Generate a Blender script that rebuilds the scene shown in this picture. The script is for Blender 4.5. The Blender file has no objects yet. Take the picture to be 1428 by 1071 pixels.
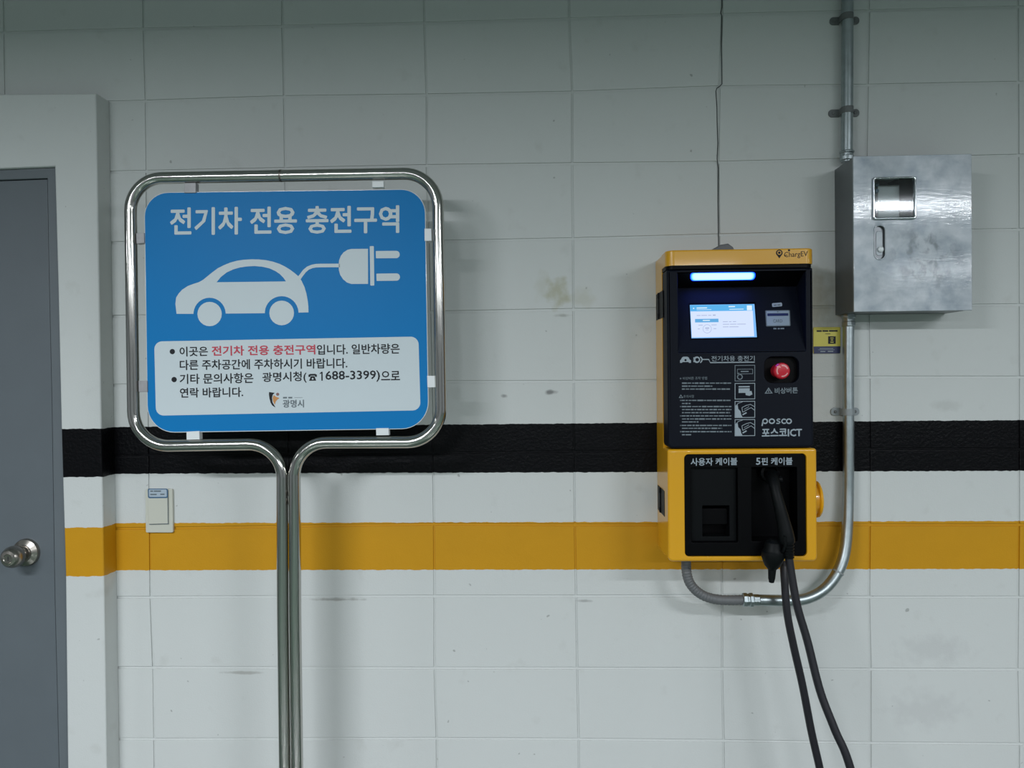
import bpy, bmesh, math, random
from mathutils import Vector, Matrix
from mathutils.geometry import tessellate_polygon
random.seed(7)
S = bpy.context.scene
COL = S.collection

# ------------------------------------------------------------------ camera (solved from the block joints of the wall)
FPX = 1072.0
YAW, PIT, ROL = 2.00396/57.3, -0.66769/57.3, 0.59670/57.3
CAM = Vector((1.10077, -2.13334, 1.42))
ROT = Matrix.Rotation(YAW, 3, 'Z') @ Matrix.Rotation(PIT, 3, 'X') @ Matrix.Rotation(ROL, 3, 'Y')
cd = bpy.data.cameras.new('camera'); cam = bpy.data.objects.new('camera', cd); COL.objects.link(cam)
cd.sensor_width = 36; cd.lens = 36*FPX/1428; cd.clip_start = .05
rx, ry, rz = ROT.col[0], ROT.col[1], ROT.col[2]
m = Matrix((rx, rz, -ry)).transposed().to_4x4(); m.translation = CAM
cam.matrix_world = m
S.camera = cam

# ------------------------------------------------------------------ light and exposure
S.view_settings.view_transform = 'Standard'; S.view_settings.look = 'None'
S.view_settings.gamma = 1; S.view_settings.use_curve_mapping = False
EV = 1.72
S.view_settings.exposure = EV
w = bpy.data.worlds.new('world'); S.world = w; w.use_nodes = True
w.node_tree.nodes['Background'].inputs[0].default_value = (.75, .9, .92, 1)
w.node_tree.nodes['Background'].inputs[1].default_value = .03
LAMPS = [  # x centre, distance from the wall, length, watts : strip lights hung below the ceiling, the far row added as fill
    (-0.42, 2.75, 1.1, 29), (3.3, 2.85, 1.3, 22), (-3.6, 2.75, 1.3, 8), (6.2, 2.75, 1.3, 10),
    (-0.2, 5.8, 1.3, 30), (2.4, 5.8, 1.3, 32), (5.2, 5.8, 1.3, 18), (-2.8, 5.8, 1.3, 12)]
LAMP_Z = 2.42
for i, (lx, ly, ln, wt) in enumerate(LAMPS):
    l = bpy.data.lights.new('strip_light', 'AREA'); l.shape = 'RECTANGLE'; l.size = ln; l.size_y = .14
    l.energy = wt; l.color = (.90, .945, 1.0)
    o = bpy.data.objects.new('strip_light', l); COL.objects.link(o); o.location = (lx, -ly, LAMP_Z - .004)

# ------------------------------------------------------------------ helpers
def ray(px, py):
    return ROT @ Vector(((px-714)/FPX, 1, -(py-535.5)/FPX))
def at(px, py, Y=0.0):
    """point of the plane y=-Y that is seen at pixel px,py"""
    d = ray(px, py); return CAM + d*((-Y-CAM.y)/d.y)
def on_plane(px, py, P0, n):
    d = ray(px, py); return CAM + d*((P0-CAM).dot(n)/d.dot(n))

def mat(name, col, rough=.5, metal=0., bump=0., bscale=200., spec=.5, coat=0., emit=None, es=0., var=0., vscale=6., aniso=0., crough=.08):
    m = bpy.data.materials.new(name); m.use_nodes = True
    nt = m.node_tree; b = nt.nodes['Principled BSDF']
    b.inputs['Base Color'].default_value = (*col, 1); b.inputs['Roughness'].default_value = rough
    b.inputs['Metallic'].default_value = metal; b.inputs['Specular IOR Level'].default_value = spec
    b.inputs['Coat Weight'].default_value = coat; b.inputs['Coat Roughness'].default_value = crough
    if aniso: b.inputs['Anisotropic'].default_value = aniso
    if emit:
        b.inputs['Emission Color'].default_value = (*emit, 1); b.inputs['Emission Strength'].default_value = es
    geo = nt.nodes.new('ShaderNodeNewGeometry')
    if bump:
        n = nt.nodes.new('ShaderNodeTexNoise'); n.inputs['Scale'].default_value = bscale; n.inputs['Detail'].default_value = 3
        bp = nt.nodes.new('ShaderNodeBump'); bp.inputs['Strength'].default_value = bump; bp.inputs['Distance'].default_value = .001
        nt.links.new(geo.outputs['Position'], n.inputs['Vector']); nt.links.new(n.outputs['Fac'], bp.inputs['Height'])
        nt.links.new(bp.outputs['Normal'], b.inputs['Normal'])
    if var:
        n = nt.nodes.new('ShaderNodeTexNoise'); n.inputs['Scale'].default_value = vscale; n.inputs['Detail'].default_value = 4
        nt.links.new(geo.outputs['Position'], n.inputs['Vector'])
        mx = nt.nodes.new('ShaderNodeMix'); mx.data_type = 'RGBA'
        mx.inputs['A'].default_value = (*[c*(1-var) for c in col], 1); mx.inputs['B'].default_value = (*[min(1, c*(1+var)) for c in col], 1)
        nt.links.new(n.outputs['Fac'], mx.inputs['Factor']); nt.links.new(mx.outputs['Result'], b.inputs['Base Color'])
    return m

def finish(name, bm, m, parent=None, smooth=30):
    bmesh.ops.recalc_face_normals(bm, faces=bm.faces[:])
    me = bpy.data.meshes.new(name); bm.to_mesh(me); bm.free()
    if m: me.materials.append(m)
    if smooth:
        for p in me.polygons: p.use_smooth = True
        me.set_sharp_from_angle(angle=math.radians(smooth))
    o = bpy.data.objects.new(name, me); COL.objects.link(o)
    if smooth:
        wn = o.modifiers.new('weighted_normals', 'WEIGHTED_NORMAL'); wn.keep_sharp = True; wn.weight = 60
    if parent:
        o.parent = parent
        o.matrix_parent_inverse = INV.get(parent.name, Matrix.Identity(4))
    return o
INV = {}
def thing(name, label, cat, loc, group=None, kind=None):
    o = bpy.data.objects.new(name, None); COL.objects.link(o); o.location = loc
    INV[o.name] = Matrix.Translation(-Vector(loc))
    if label: o['label'] = label
    if cat: o['category'] = cat
    if group: o['group'] = group
    if kind: o['kind'] = kind
    return o
def tag(o, label, cat, group=None):
    o['label'] = label; o['category'] = cat
    if group: o['group'] = group
    return o
def struct(o, label=None):
    o['kind'] = 'structure'
    if label: o['label'] = label
    return o

def area2(l): return sum(l[i][0]*l[(i+1) % len(l)][1]-l[(i+1) % len(l)][0]*l[i][1] for i in range(len(l)))/2
def offset(loop, d):
    """move a counter-clockwise loop inwards by d"""
    n = len(loop); out = []
    for i in range(n):
        a, b, c = Vector(loop[i-1]), Vector(loop[i]), Vector(loop[(i+1) % n])
        e1 = (b-a); e2 = (c-b)
        if e1.length < 1e-9 or e2.length < 1e-9: out.append(tuple(b)); continue
        e1.normalize(); e2.normalize()
        n1 = Vector((-e1.y, e1.x)); n2 = Vector((-e2.y, e2.x)); k = n1+n2
        den = max(.3, 1+n1.dot(n2)); v = b + k*(d/den)
        out.append((v.x, v.y))
    return out
def prism(bm, loop, h0, h1, mapf, holes=(), ch=0., seg=3, hch=None, back=True, cap=True):
    """solid between heights h0 (back) and h1 (front); the front edge is rounded by ch"""
    if area2(loop) < 0: loop = loop[::-1]
    hs = [h[::-1] if area2(h) > 0 else list(h) for h in holes]
    if hch is None: hch = min(ch, .0015) if ch else 0
    fronts = []
    for li, (lp, c) in enumerate([(loop, ch)] + [(h, hch) for h in hs]):
        rings = [(lp, h0)]
        sg = 1 if h1 > h0 else -1
        if c > 0:
            for s in range(seg+1):
                a = s/seg*math.pi/2
                rings.append((offset(lp, c*(1-math.cos(a))), h1 - sg*c*(1-math.sin(a))))
        else: rings.append((lp, h1))
        vr = [[bm.verts.new(mapf(u, v, h)) for (u, v) in r] for r, h in rings]
        n = len(lp)
        for k in range(len(vr)-1):
            for i in range(n):
                bm.faces.new((vr[k][i], vr[k][(i+1) % n], vr[k+1][(i+1) % n], vr[k+1][i]))
        fronts.append((rings[-1][0], vr[-1], vr[0], lp))
    for which in ((0, 1) if cap else ()) + ((2,) if back else ()):
        if which == 1: continue
        if which == 0: L = [f[0] for f in fronts]; V = [v for f in fronts for v in f[1]]
        else: L = [f[3] for f in fronts]; V = [v for f in fronts for v in f[2]]
        if len(L) == 1 and which == 0: bm.faces.new(V); continue
        if len(L) == 1: bm.faces.new(V[::-1]); continue
        for t in tessellate_polygon([[Vector((u, v, 0)) for u, v in l] for l in L]):
            try: bm.faces.new([V[i] for i in t])
            except ValueError: pass
    return bm
def mXZ(u, v, h): return Vector((u, -h, v))       # loop in the wall plane, height = distance from the wall
def mXY(u, v, h): return Vector((u, v, h))        # loop on the ground plane, height = z
def mYZ(u, v, h): return Vector((h, u, v))
def rrect(x0, x1, z0, z1, r=0, seg=6):
    if not isinstance(r, (list, tuple)) and r <= 0: return [(x0, z0), (x1, z0), (x1, z1), (x0, z1)]
    rs = r if isinstance(r, (list, tuple)) else [r]*4
    out = []
    for (cx, cz, sx, sz, a0, q) in ((x1, z0, -1, 1, -90, rs[1]), (x1, z1, -1, -1, 0, rs[2]), (x0, z1, 1, -1, 90, rs[3]), (x0, z0, 1, 1, 180, rs[0])):
        if q <= 0: out.append((cx, cz)); continue
        for s in range(seg+1):
            a = math.radians(a0+90*s/seg); out.append((cx+sx*q+q*math.cos(a), cz+sz*q+q*math.sin(a)))
    return out
def quad_round(c, r, seg=7):
    """rounded quadrilateral; corner pixels in order TL TR BR BL"""
    out = []
    for i in range(4):
        p, a, b = Vector(c[i]), Vector(c[i-1]), Vector(c[(i+1) % 4])
        rr = r[i] if isinstance(r, (list, tuple)) else r
        if rr <= 0: out.append(tuple(p)); continue
        d1 = (a-p).normalized(); d2 = (b-p).normalized()
        s0 = p+d1*rr; s1 = p+d2*rr
        for k in range(seg+1):
            t = k/seg; K = .5523
            q0, q1, q2, q3 = s0, s0+(p-s0)*K, s1+(p-s1)*K, s1
            v = q0*(1-t)**3+q1*3*t*(1-t)**2+q2*3*t*t*(1-t)+q3*t**3
            out.append((v.x, v.y))
    return out
def P2(px, py, Y): v = at(px, py, Y); return (v.x, v.z)
def pxloop(pts, Y): return [P2(x, y, Y) for x, y in pts]
def plate(name, pts, Y, t, m, parent=None, holes=(), ch=0., smooth=30):
    """flat part whose front is Y from the wall, outline read in pixels"""
    bm = bmesh.new()
    prism(bm, pxloop(pts, Y), Y-t, Y, mXZ, [pxloop(h, Y) for h in holes], ch)
    return finish(name, bm, m, parent, smooth)
def pbox(bm, x0, x1, z0, z1, y0, y1, ch=0., r=0., seg=2):
    return prism(bm, rrect(x0, x1, z0, z1, r), y0, y1, mXZ, (), ch, seg)
def tube(bm, pts, r, n=16, closed=False, cap=True):
    pts = [Vector(p) for p in pts]; N = len(pts); rings = []
    T0 = (pts[1]-pts[0]).normalized()
    up = Vector((0, 1, 0)) if abs(T0.y) < .9 else Vector((1, 0, 0))
    side = T0.cross(up).normalized(); T = T0
    for i, p in enumerate(pts):
        if i == 0: t = T0
        elif i == N-1: t = (pts[i]-pts[i-1]).normalized()
        else: t = (pts[i+1]-pts[i-1]).normalized()
        q = T.rotation_difference(t); side = (q @ side); side = (side - t*side.dot(t)).normalized(); T = t
        b = t.cross(side); rr = r[i] if isinstance(r, (list, tuple)) else r
        rings.append([bm.verts.new(p+side*(rr*math.cos(2*math.pi*k/n))+b*(rr*math.sin(2*math.pi*k/n))) for k in range(n)])
    for i in range(N-1):
        for k in range(n): bm.faces.new((rings[i][k], rings[i][(k+1) % n], rings[i+1][(k+1) % n], rings[i+1][k]))
    if cap: bm.faces.new(rings[0][::-1]); bm.faces.new(rings[-1])
    return bm
def fillet(pts, rad, seg=10):
    """polyline with rounded inner corners"""
    out = [Vector(pts[0])]
    for i in range(1, len(pts)-1):
        p, a, b = Vector(pts[i]), Vector(pts[i-1]), Vector(pts[i+1])
        r = rad[i-1] if isinstance(rad, (list, tuple)) else rad
        d1 = (a-p).normalized(); d2 = (b-p).normalized()
        s0, s1 = p+d1*r, p+d2*r
        for k in range(seg+1):
            t = k/seg; K = .5523
            q1, q2 = s0+(p-s0)*K, s1+(p-s1)*K
            out.append(s0*(1-t)**3+q1*3*t*(1-t)**2+q2*3*t*t*(1-t)+s1*t**3)
    out.append(Vector(pts[-1])); return out
def smoothpath(pts, seg=8):
    P = [Vector(p) for p in pts]; P = [P[0]*2-P[1]]+P+[P[-1]*2-P[-2]]; out = []
    for i in range(1, len(P)-2):
        for k in range(seg):
            t = k/seg; a, b, c, d = P[i-1], P[i], P[i+1], P[i+2]
            out.append(.5*((2*b)+(c-a)*t+(2*a-5*b+4*c-d)*t*t+(-a+3*b-3*c+d)*t**3))
    out.append(P[-2]); return out
def lathe(bm, prof, origin, axis, n=28):
    """prof: (radius, height along axis)"""
    ax = Vector(axis).normalized(); s = ax.cross(Vector((0, 0, 1)))
    if s.length < .1: s = ax.cross(Vector((1, 0, 0)))
    s.normalize(); t = ax.cross(s); o = Vector(origin); rings = []
    for r, h in prof:
        if r < 1e-6: rings.append([bm.verts.new(o+ax*h)])
        else: rings.append([bm.verts.new(o+ax*h+s*(r*math.cos(2*math.pi*k/n))+t*(r*math.sin(2*math.pi*k/n))) for k in range(n)])
    for a, b in zip(rings, rings[1:]):
        for k in range(n):
            k2 = (k+1) % n
            if len(a) == 1 and len(b) == 1: continue
            if len(a) == 1: bm.faces.new((a[0], b[k], b[k2]))
            elif len(b) == 1: bm.faces.new((a[k], a[k2], b[0]))
            else: bm.faces.new((a[k], a[k2], b[k2], b[k]))
    if len(rings[0]) > 1: bm.faces.new(rings[0][::-1])
    if len(rings[-1]) > 1: bm.faces.new(rings[-1])
    return bm
def text(name, body, quad, place, m, parent, bold=0.0):
    """letters fitted to the quadrilateral TL TR BR BL (pixels); place(px,py) gives the point on its surface"""
    c = bpy.data.curves.new('letters', 'FONT'); c.body = body; c.resolution_u = 2; c.fill_mode = 'FRONT'
    o = bpy.data.objects.new('letters', c); COL.objects.link(o)
    dg = bpy.context.evaluated_depsgraph_get()
    me = bpy.data.meshes.new_from_object(o.evaluated_get(dg)); bpy.data.objects.remove(o)
    me.name = name
    xs = [v.co.x for v in me.vertices]; ys = [v.co.y for v in me.vertices]
    x0, x1, y0, y1 = min(xs), max(xs), min(ys), max(ys)
    TL, TR, BR, BL = [Vector(q) for q in quad]
    for v in me.vertices:
        u = (v.co.x-x0)/(x1-x0); t = (y1-v.co.y)/(y1-y0)
        p = (TL*(1-u)+TR*u)*(1-t)+(BL*(1-u)+BR*u)*t
        v.co = place(p.x, p.y)
    if bold:   # heavier strokes: the same letters laid again a fraction of a pixel aside
        bm = bmesh.new(); bm.from_mesh(me); src = bm.faces[:]; bd = bold*40
        ex = (place(TL.x+bd, TL.y)-place(TL.x, TL.y)); ez = (place(TL.x, TL.y-bd)-place(TL.x, TL.y))
        nn = ex.cross(ez).normalized()*.00004; nn = nn if nn.y < 0 else -nn
        for k, (sx_, sy_) in enumerate(((1, 0), (-1, 0), (0, 1), (0, -1), (.7, .7), (-.7, .7), (.7, -.7), (-.7, -.7))):
            d = bmesh.ops.duplicate(bm, geom=src)
            for v in d['geom']:
                if isinstance(v, bmesh.types.BMVert): v.co += ex*sx_+ez*sy_+nn*(k+1)
        bm.to_mesh(me); bm.free()
    me.materials.clear(); me.materials.append(m)
    ob = bpy.data.objects.new(name, me); COL.objects.link(ob); ob.parent = parent
    ob.matrix_parent_inverse = INV.get(parent.name, Matrix.Identity(4))
    return ob
def flat(bm, pts, place, holes=()):
    L = [list(pts)] + [list(h) for h in holes]
    V = [bm.verts.new(place(x, y)) for l in L for x, y in l]
    for t in tessellate_polygon([[Vector((x, y, 0)) for x, y in l] for l in L]):
        try: bm.faces.new([V[i] for i in t])
        except ValueError: pass
def line(bm, pts, wd, place):
    """printed stroke of width wd pixels"""
    P = [Vector(p) for p in pts]; L = []; Rr = []
    for i, p in enumerate(P):
        t = (P[min(i+1, len(P)-1)]-P[max(i-1, 0)]).normalized(); n = Vector((-t.y, t.x))*wd/2
        L.append(bm.verts.new(place(*(p+n)))); Rr.append(bm.verts.new(place(*(p-n))))
    for i in range(len(P)-1): bm.faces.new((L[i], L[i+1], Rr[i+1], Rr[i]))
def disc(cx, cy, r, n=24, a0=0, a1=360):
    return [(cx+r*math.cos(math.radians(a0+(a1-a0)*k/n)), cy+r*math.sin(math.radians(a0+(a1-a0)*k/n))) for k in range(n+(0 if a1-a0 == 360 else 1))]
def pf(Y): return lambda x, y: at(x, y, Y)

# ------------------------------------------------------------------ materials
WHITE = (.64, .66, .645); YEL = (.60, .29, .006); BLK = (.0035, .0035, .0045)
def paint():
    """white block paint with a black and a yellow band at fixed heights, smudged"""
    m = bpy.data.materials.new('painted_block'); m.use_nodes = True; nt = m.node_tree; L = nt.links; N = nt.nodes
    b = N['Principled BSDF']; geo = N.new('ShaderNodeNewGeometry'); sp = N.new('ShaderNodeSeparateXYZ'); L.new(geo.outputs['Position'], sp.inputs[0])
    def M(op, a, c=None, d=None):
        n = N.new('ShaderNodeMath'); n.operation = op
        for i, v in enumerate((a, c, d)):
            if v is None: continue
            if isinstance(v, (int, float)): n.inputs[i].default_value = v
            else: L.new(v, n.inputs[i])
        return n.outputs[0]
    def noise(scale, det=3):
        n = N.new('ShaderNodeTexNoise'); n.inputs['Scale'].default_value = scale; n.inputs['Detail'].default_value = det
        L.new(geo.outputs['Position'], n.inputs['Vector']); return n.outputs['Fac']
    X, Z = sp.outputs[0], sp.outputs[2]
    wob = M('MULTIPLY', M('SUBTRACT', noise(55), .5), .006)
    zz = M('ADD', Z, wob)
    def edge(p0, p1):
        a, c = at(*p0), at(*p1); k = (c.z-a.z)/(c.x-a.x)
        return M('SUBTRACT', zz, M('ADD', M('MULTIPLY', X, k), a.z-k*a.x))
    bt, bb = edge((165, 595.5), (1400, 586)), edge((165, 660.8), (1400, 656.6))
    yt, yb = edge((165, 729.5), (1400, 726.7)), edge((200, 795.3), (1300, 793.5))
    inb = M('MULTIPLY', M('LESS_THAN', bt, 0), M('GREATER_THAN', bb, 0))
    iny = M('MULTIPLY', M('LESS_THAN', yt, 0), M('GREATER_THAN', yb, 0))
    def mix(f, A, B):
        x = N.new('ShaderNodeMix'); x.data_type = 'RGBA'
        if isinstance(f, float): x.inputs['Factor'].default_value = f
        else: L.new(f, x.inputs['Factor'])
        for s, v in (('A', A), ('B', B)):
            if isinstance(v, tuple): x.inputs[s].default_value = (*v, 1)
            else: L.new(v, x.inputs[s])
        return x.outputs['Result']
    base = mix(noise(1.6, 4), tuple(c*.955 for c in WHITE), tuple(c*1.03 for c in WHITE))
    sm = N.new('ShaderNodeMapRange'); sm.inputs['From Min'].default_value = .62; sm.inputs['From Max'].default_value = .80
    L.new(noise(14, 6), sm.inputs['Value']); base = mix(M('MULTIPLY', sm.outputs[0], .22), base, (.34, .33, .29))
    sk = N.new('ShaderNodeMapRange'); sk.inputs['From Min'].default_value = .765; sk.inputs['From Max'].default_value = .80
    L.new(noise(45, 1), sk.inputs['Value']); base = mix(M('MULTIPLY', sk.outputs[0], .5), base, (.18, .18, .17))
    big = noise(30, 4)
    for (px, py, rxp, ryp, col, st) in ((778, 408, 20, 22, (.38, .36, .20), .55), (757, 400, 14, 22, (.45, .44, .32), .25), (812, 415, 20, 16, (.44, .43, .30), .3),
                                        (768, 547, 10, 4, (.12, .12, .12), .75), (1140, 415, 22, 48, (.36, .33, .24), .45), (785, 440, 14, 3, (.25, .25, .22), .5),
                                        (703, 552, 5, 3, (.15, .15, .15), .6), (1300, 905, 60, 22, (.36, .35, .36), .18), (1290, 990, 60, 30, (.36, .35, .36), .18),
                                        (1318, 565, 22, 10, (.38, .38, .36), .25), (470, 836, 44, 2.5, (.22, .21, .19), .6), (340, 938, 36, 2.5, (.26, .25, .22), .5), (815, 838, 14, 2.5, (.2, .2, .2), .5)):
        c = at(px, py); sx = rxp*.00199; sz = ryp*.00199
        d = M('SQRT', M('ADD', M('POWER', M('DIVIDE', M('SUBTRACT', X, c.x), sx), 2.), M('POWER', M('DIVIDE', M('SUBTRACT', Z, c.z), sz), 2.)))
        d = M('ADD', d, M('MULTIPLY', M('SUBTRACT', big, .5), 2.0))
        r = N.new('ShaderNodeMapRange'); r.inputs['From Min'].default_value = 1.05; r.inputs['From Max'].default_value = .35; L.new(d, r.inputs['Value'])
        base = mix(M('MULTIPLY', r.outputs[0], st), base, col)
    yel = mix(noise(9, 4), tuple(c*.93 for c in YEL), tuple(c*1.06 for c in YEL))
    colr = mix(iny, mix(inb, base, BLK), yel)
    L.new(colr, b.inputs['Base Color'])
    L.new(M('SUBTRACT', M('SUBTRACT', .62, M('MULTIPLY', inb, .30)), M('MULTIPLY', iny, .1)), b.inputs['Roughness'])
    L.new(M('SUBTRACT', .3, M('MULTIPLY', inb, .18)), b.inputs['Specular IOR Level'])
    h = M('ADD', M('MULTIPLY', noise(260, 3), .5), M('ADD', M('MULTIPLY', noise(34, 2), .5), M('MULTIPLY', M('MULTIPLY', noise(120, 5), inb), 2.2)))
    bp = N.new('ShaderNodeBump'); bp.inputs['Strength'].default_value = .42; bp.inputs['Distance'].default_value = .0016
    L.new(h, bp.inputs['Height']); L.new(bp.outputs['Normal'], b.inputs['Normal'])
    return m
M_PAINT = paint()
M_CRACK = mat('crack_dark', (.05, .055, .055), .9)
M_CONC = mat('garage_paint', (.36, .37, .385), .7, bump=.3, bscale=40, var=.06)
M_CEIL = mat('ceiling_concrete', (.60, .60, .62), .85, bump=.4, bscale=30, var=.12)
M_FLOOR = mat('green_epoxy_floor', (.075, .115, .09), .30, bump=.15, bscale=12, var=.12, coat=.3)
M_DOOR = mat('grey_door_paint', (.122, .142, .158), .42, bump=.18, bscale=300, var=.07, vscale=9)
M_FRAMEG = mat('grey_frame_paint', (.135, .155, .17), .4, bump=.1, bscale=200, var=.06)
M_GAP = mat('gap_shade_black', (.02, .02, .022), .8)  # near-black colour standing in for shade in door gap and keyhole
M_CHROME = mat('polished_steel_tube', (.52, .51, .48), .15, 1., bump=.05, bscale=60)
M_WELD = mat('weld_steel', (.22, .20, .18), .4, 1., bump=.5, bscale=300)
M_KNOB = mat('brushed_nickel', (.40, .37, .33), .27, 1.)
M_GALV = mat('galvanised_steel', (.40, .45, .46), .40, 1., bump=.25, bscale=90, var=.22, vscale=40)
M_STRAP = mat('zinc_strap', (.14, .15, .15), .5, 0., bump=.2, bscale=200, var=.15, vscale=60)
M_STRAPL = mat('bright_zinc_strap', (.30, .33, .34), .4, .2, var=.12, vscale=60)
M_FLEX = mat('grey_flexible_conduit', (.13, .135, .14), .5, 0., bump=.1, bscale=80)
M_ACRYL = mat('white_acrylic', (.78, .82, .83), .12, coat=.3)
M_BLUE = mat('blue_print', (.0035, .20, .52), .45, spec=.15, var=.04, vscale=3)
M_WPRINT = mat('white_print', (.64, .71, .74), .45, spec=.2)
M_KPRINT = mat('black_print', (.006, .008, .012), .5, spec=.3)
M_RPRINT = mat('red_print', (.55, .025, .06), .45)
M_GPRINT = mat('grey_print', (.12, .15, .17), .45)
M_ORPRINT = mat('orange_print', (.62, .27, .08), .45)
M_PKPRINT = mat('brown_print', (.25, .12, .11), .45)
M_CLIP = mat('white_nylon_clip', (.82, .84, .85), .35)
M_CLIPG = mat('grey_nylon_clip', (.36, .35, .36), .35, var=.2, vscale=80)
M_SWITCH = mat('cream_switch_plastic', (.60, .60, .52), .35)
M_STICK = mat('pale_blue_sticker', (.42, .50, .58), .4)
M_STICKB = mat('blue_sticker_border', (.05, .13, .24), .4)
M_YELLOW = mat('yellow_charger_enamel', (.76, .37, .006), .30, coat=.5, crough=.07, bump=.04, bscale=300)
M_COVER = mat('anthracite_plastic', (.0040, .0058, .012), .5, spec=.13, bump=.12, bscale=700)
M_BLACKP = mat('black_gloss_plastic', (.0012, .0012, .0018), .42, spec=.10)
M_DARK = mat('dark_plastic', (.0022, .003, .0038), .5, spec=.13)
M_RUBBER = mat('black_rubber', (.003, .004, .0045), .5, spec=.16, bump=.15, bscale=300)
M_CABLE = mat('black_cable_sheath', (.010, .009, .014), .45, bump=.1, bscale=300)
M_RED = mat('red_button_plastic', (.62, .012, .03), .28, coat=.3)
M_ARROW = mat('pale_red_arrow_print', (.80, .36, .36), .4)
M_SILK = mat('pale_silk_print', (.34, .40, .45), .5)
M_SILKD = mat('dim_silk_print', (.17, .21, .24), .5)
M_CARDP = mat('card_symbol_print', (.30, .37, .43), .4)
M_STICKY = mat('yellow_card_print', (.74, .66, .10), .4)
M_NAVY = mat('navy_card_print', (.015, .025, .11), .4)
M_PEARL = mat('white_lamp_enamel', (.7, .72, .7), .4)

def emis(name, col, st):
    m = bpy.data.materials.new(name); m.use_nodes = True; nt = m.node_tree; nt.nodes.clear()
    e = nt.nodes.new('ShaderNodeEmission'); e.inputs[0].default_value = (*col, 1); e.inputs[1].default_value = st/2**EV
    o = nt.nodes.new('ShaderNodeOutputMaterial'); nt.links.new(e.outputs[0], o.inputs[0]); return m
E_SCREEN = emis('screen_lavender_white', (.66, .76, 1.0), 1.05)
E_HEAD = emis('screen_sky_blue', (.11, .46, .86), 1.)
E_BTN = emis('screen_button_blue', (.13, .42, .76), 1.)
E_TXT = emis('screen_grey_text', (.42, .48, .66), 1.)
E_WT = emis('screen_white_text', (.75, .9, 1.0), 1.)
E_EDGE = emis('screen_edge_blue', (.22, .52, 1.), 1.)
def led_mat():
    m = bpy.data.materials.new('blue_led_diffuser'); m.use_nodes = True; nt = m.node_tree; nt.nodes.clear(); L = nt.links
    e = nt.nodes.new('ShaderNodeEmission'); o = nt.nodes.new('ShaderNodeOutputMaterial'); L.new(e.outputs[0], o.inputs[0])
    at_ = nt.nodes.new('ShaderNodeAttribute'); at_.attribute_name = 'core'
    r = nt.nodes.new('ShaderNodeValToRGB'); cr = r.color_ramp
    cr.elements[0].position = 0; cr.elements[0].color = (.0, .006, .5, 1)
    cr.elements[1].position = 1; cr.elements[1].color = (.075, .15, 1, 1)
    k = cr.elements.new(.3); k.color = (.008, .06, 1, 1)
    L.new(at_.outputs['Fac'], r.inputs[0]); L.new(r.outputs[0], e.inputs[0]); e.inputs[1].default_value = 10/2**EV
    return m
E_LED = led_mat()

def steel():
    """brushed stainless sheet with cloudy stains and hand marks"""
    m = mat('brushed_stainless', (.50, .54, .57), .24, 1.)
    nt = m.node_tree; L = nt.links; N = nt.nodes; b = N['Principled BSDF']; geo = [n for n in N if n.type == 'NEW_GEOMETRY'][0]
    def noise(scale, det, sc=(1, 1, 1), dist=0):
        mp = N.new('ShaderNodeMapping'); mp.inputs['Scale'].default_value = sc; L.new(geo.outputs['Position'], mp.inputs[0])
        n = N.new('ShaderNodeTexNoise'); n.inputs['Scale'].default_value = scale; n.inputs['Detail'].default_value = det; n.inputs['Distortion'].default_value = dist
        L.new(mp.outputs[0], n.inputs['Vector']); return n.outputs['Fac']
    def rng(f, a, c, lo=0., hi=1.):
        r = N.new('ShaderNodeMapRange'); r.inputs['From Min'].default_value = a; r.inputs['From Max'].default_value = c
        r.inputs['To Min'].default_value = lo; r.inputs['To Max'].default_value = hi; L.new(f, r.inputs['Value']); return r.outputs[0]
    b.inputs['Metallic'].default_value = .6; b.inputs['Coat Weight'].default_value = .5; b.inputs['Coat Roughness'].default_value = .085
    mx = N.new('ShaderNodeMix'); mx.data_type = 'RGBA'; mx.inputs['A'].default_value = (.24, .285, .32, 1); mx.inputs['B'].default_value = (.50, .53, .55, 1)
    L.new(rng(noise(26, 5, (1, 1, 1), .2), .22, .78), mx.inputs['Factor'])
    # dark hand marks in the lower middle of the door
    sp = N.new('ShaderNodeSeparateXYZ'); L.new(geo.outputs['Position'], sp.inputs[0]); c = at(1292, 360, .13)
    def M(op, a, c_=None):
        n = N.new('ShaderNodeMath'); n.operation = op
        for i, v in enumerate((a, c_)):
            if v is None: continue
            if isinstance(v, (int, float)): n.inputs[i].default_value = v
            else: L.new(v, n.inputs[i])
        return n.outputs[0]
    d = M('SQRT', M('ADD', M('POWER', M('DIVIDE', M('SUBTRACT', sp.outputs[0], c.x), .10), 2.), M('POWER', M('DIVIDE', M('SUBTRACT', sp.outputs[2], c.z), .10), 2.)))
    mask = M('MULTIPLY', rng(d, 1.1, .4), rng(noise(44, 3, (1, 1, .8), .3), .48, .64))
    m2 = N.new('ShaderNodeMix'); m2.data_type = 'RGBA'; m2.inputs['B'].default_value = (.15, .175, .185, 1)
    L.new(mx.outputs['Result'], m2.inputs['A']); L.new(M('MULTIPLY', mask, .75), m2.inputs['Factor'])
    L.new(m2.outputs['Result'], b.inputs['Base Color'])
    L.new(rng(noise(10, 4), .3, .75, .46, .56), b.inputs['Roughness'])
    bp = N.new('ShaderNodeBump'); bp.inputs['Strength'].default_value = .2; bp.inputs['Distance'].default_value = .0005
    L.new(noise(45, 2, (1, 1, 3)), bp.inputs['Height']); L.new(bp.outputs['Normal'], b.inputs['Normal']); L.new(bp.outputs['Normal'], b.inputs['Coat Normal'])
    return m
M_STEEL = steel()
M_STEELP = mat('polished_latch_steel', (.62, .65, .68), .16, 1.)
M_STEELD = mat('dull_side_steel', (.20, .21, .22), .42, 1., var=.12, vscale=12)
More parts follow.
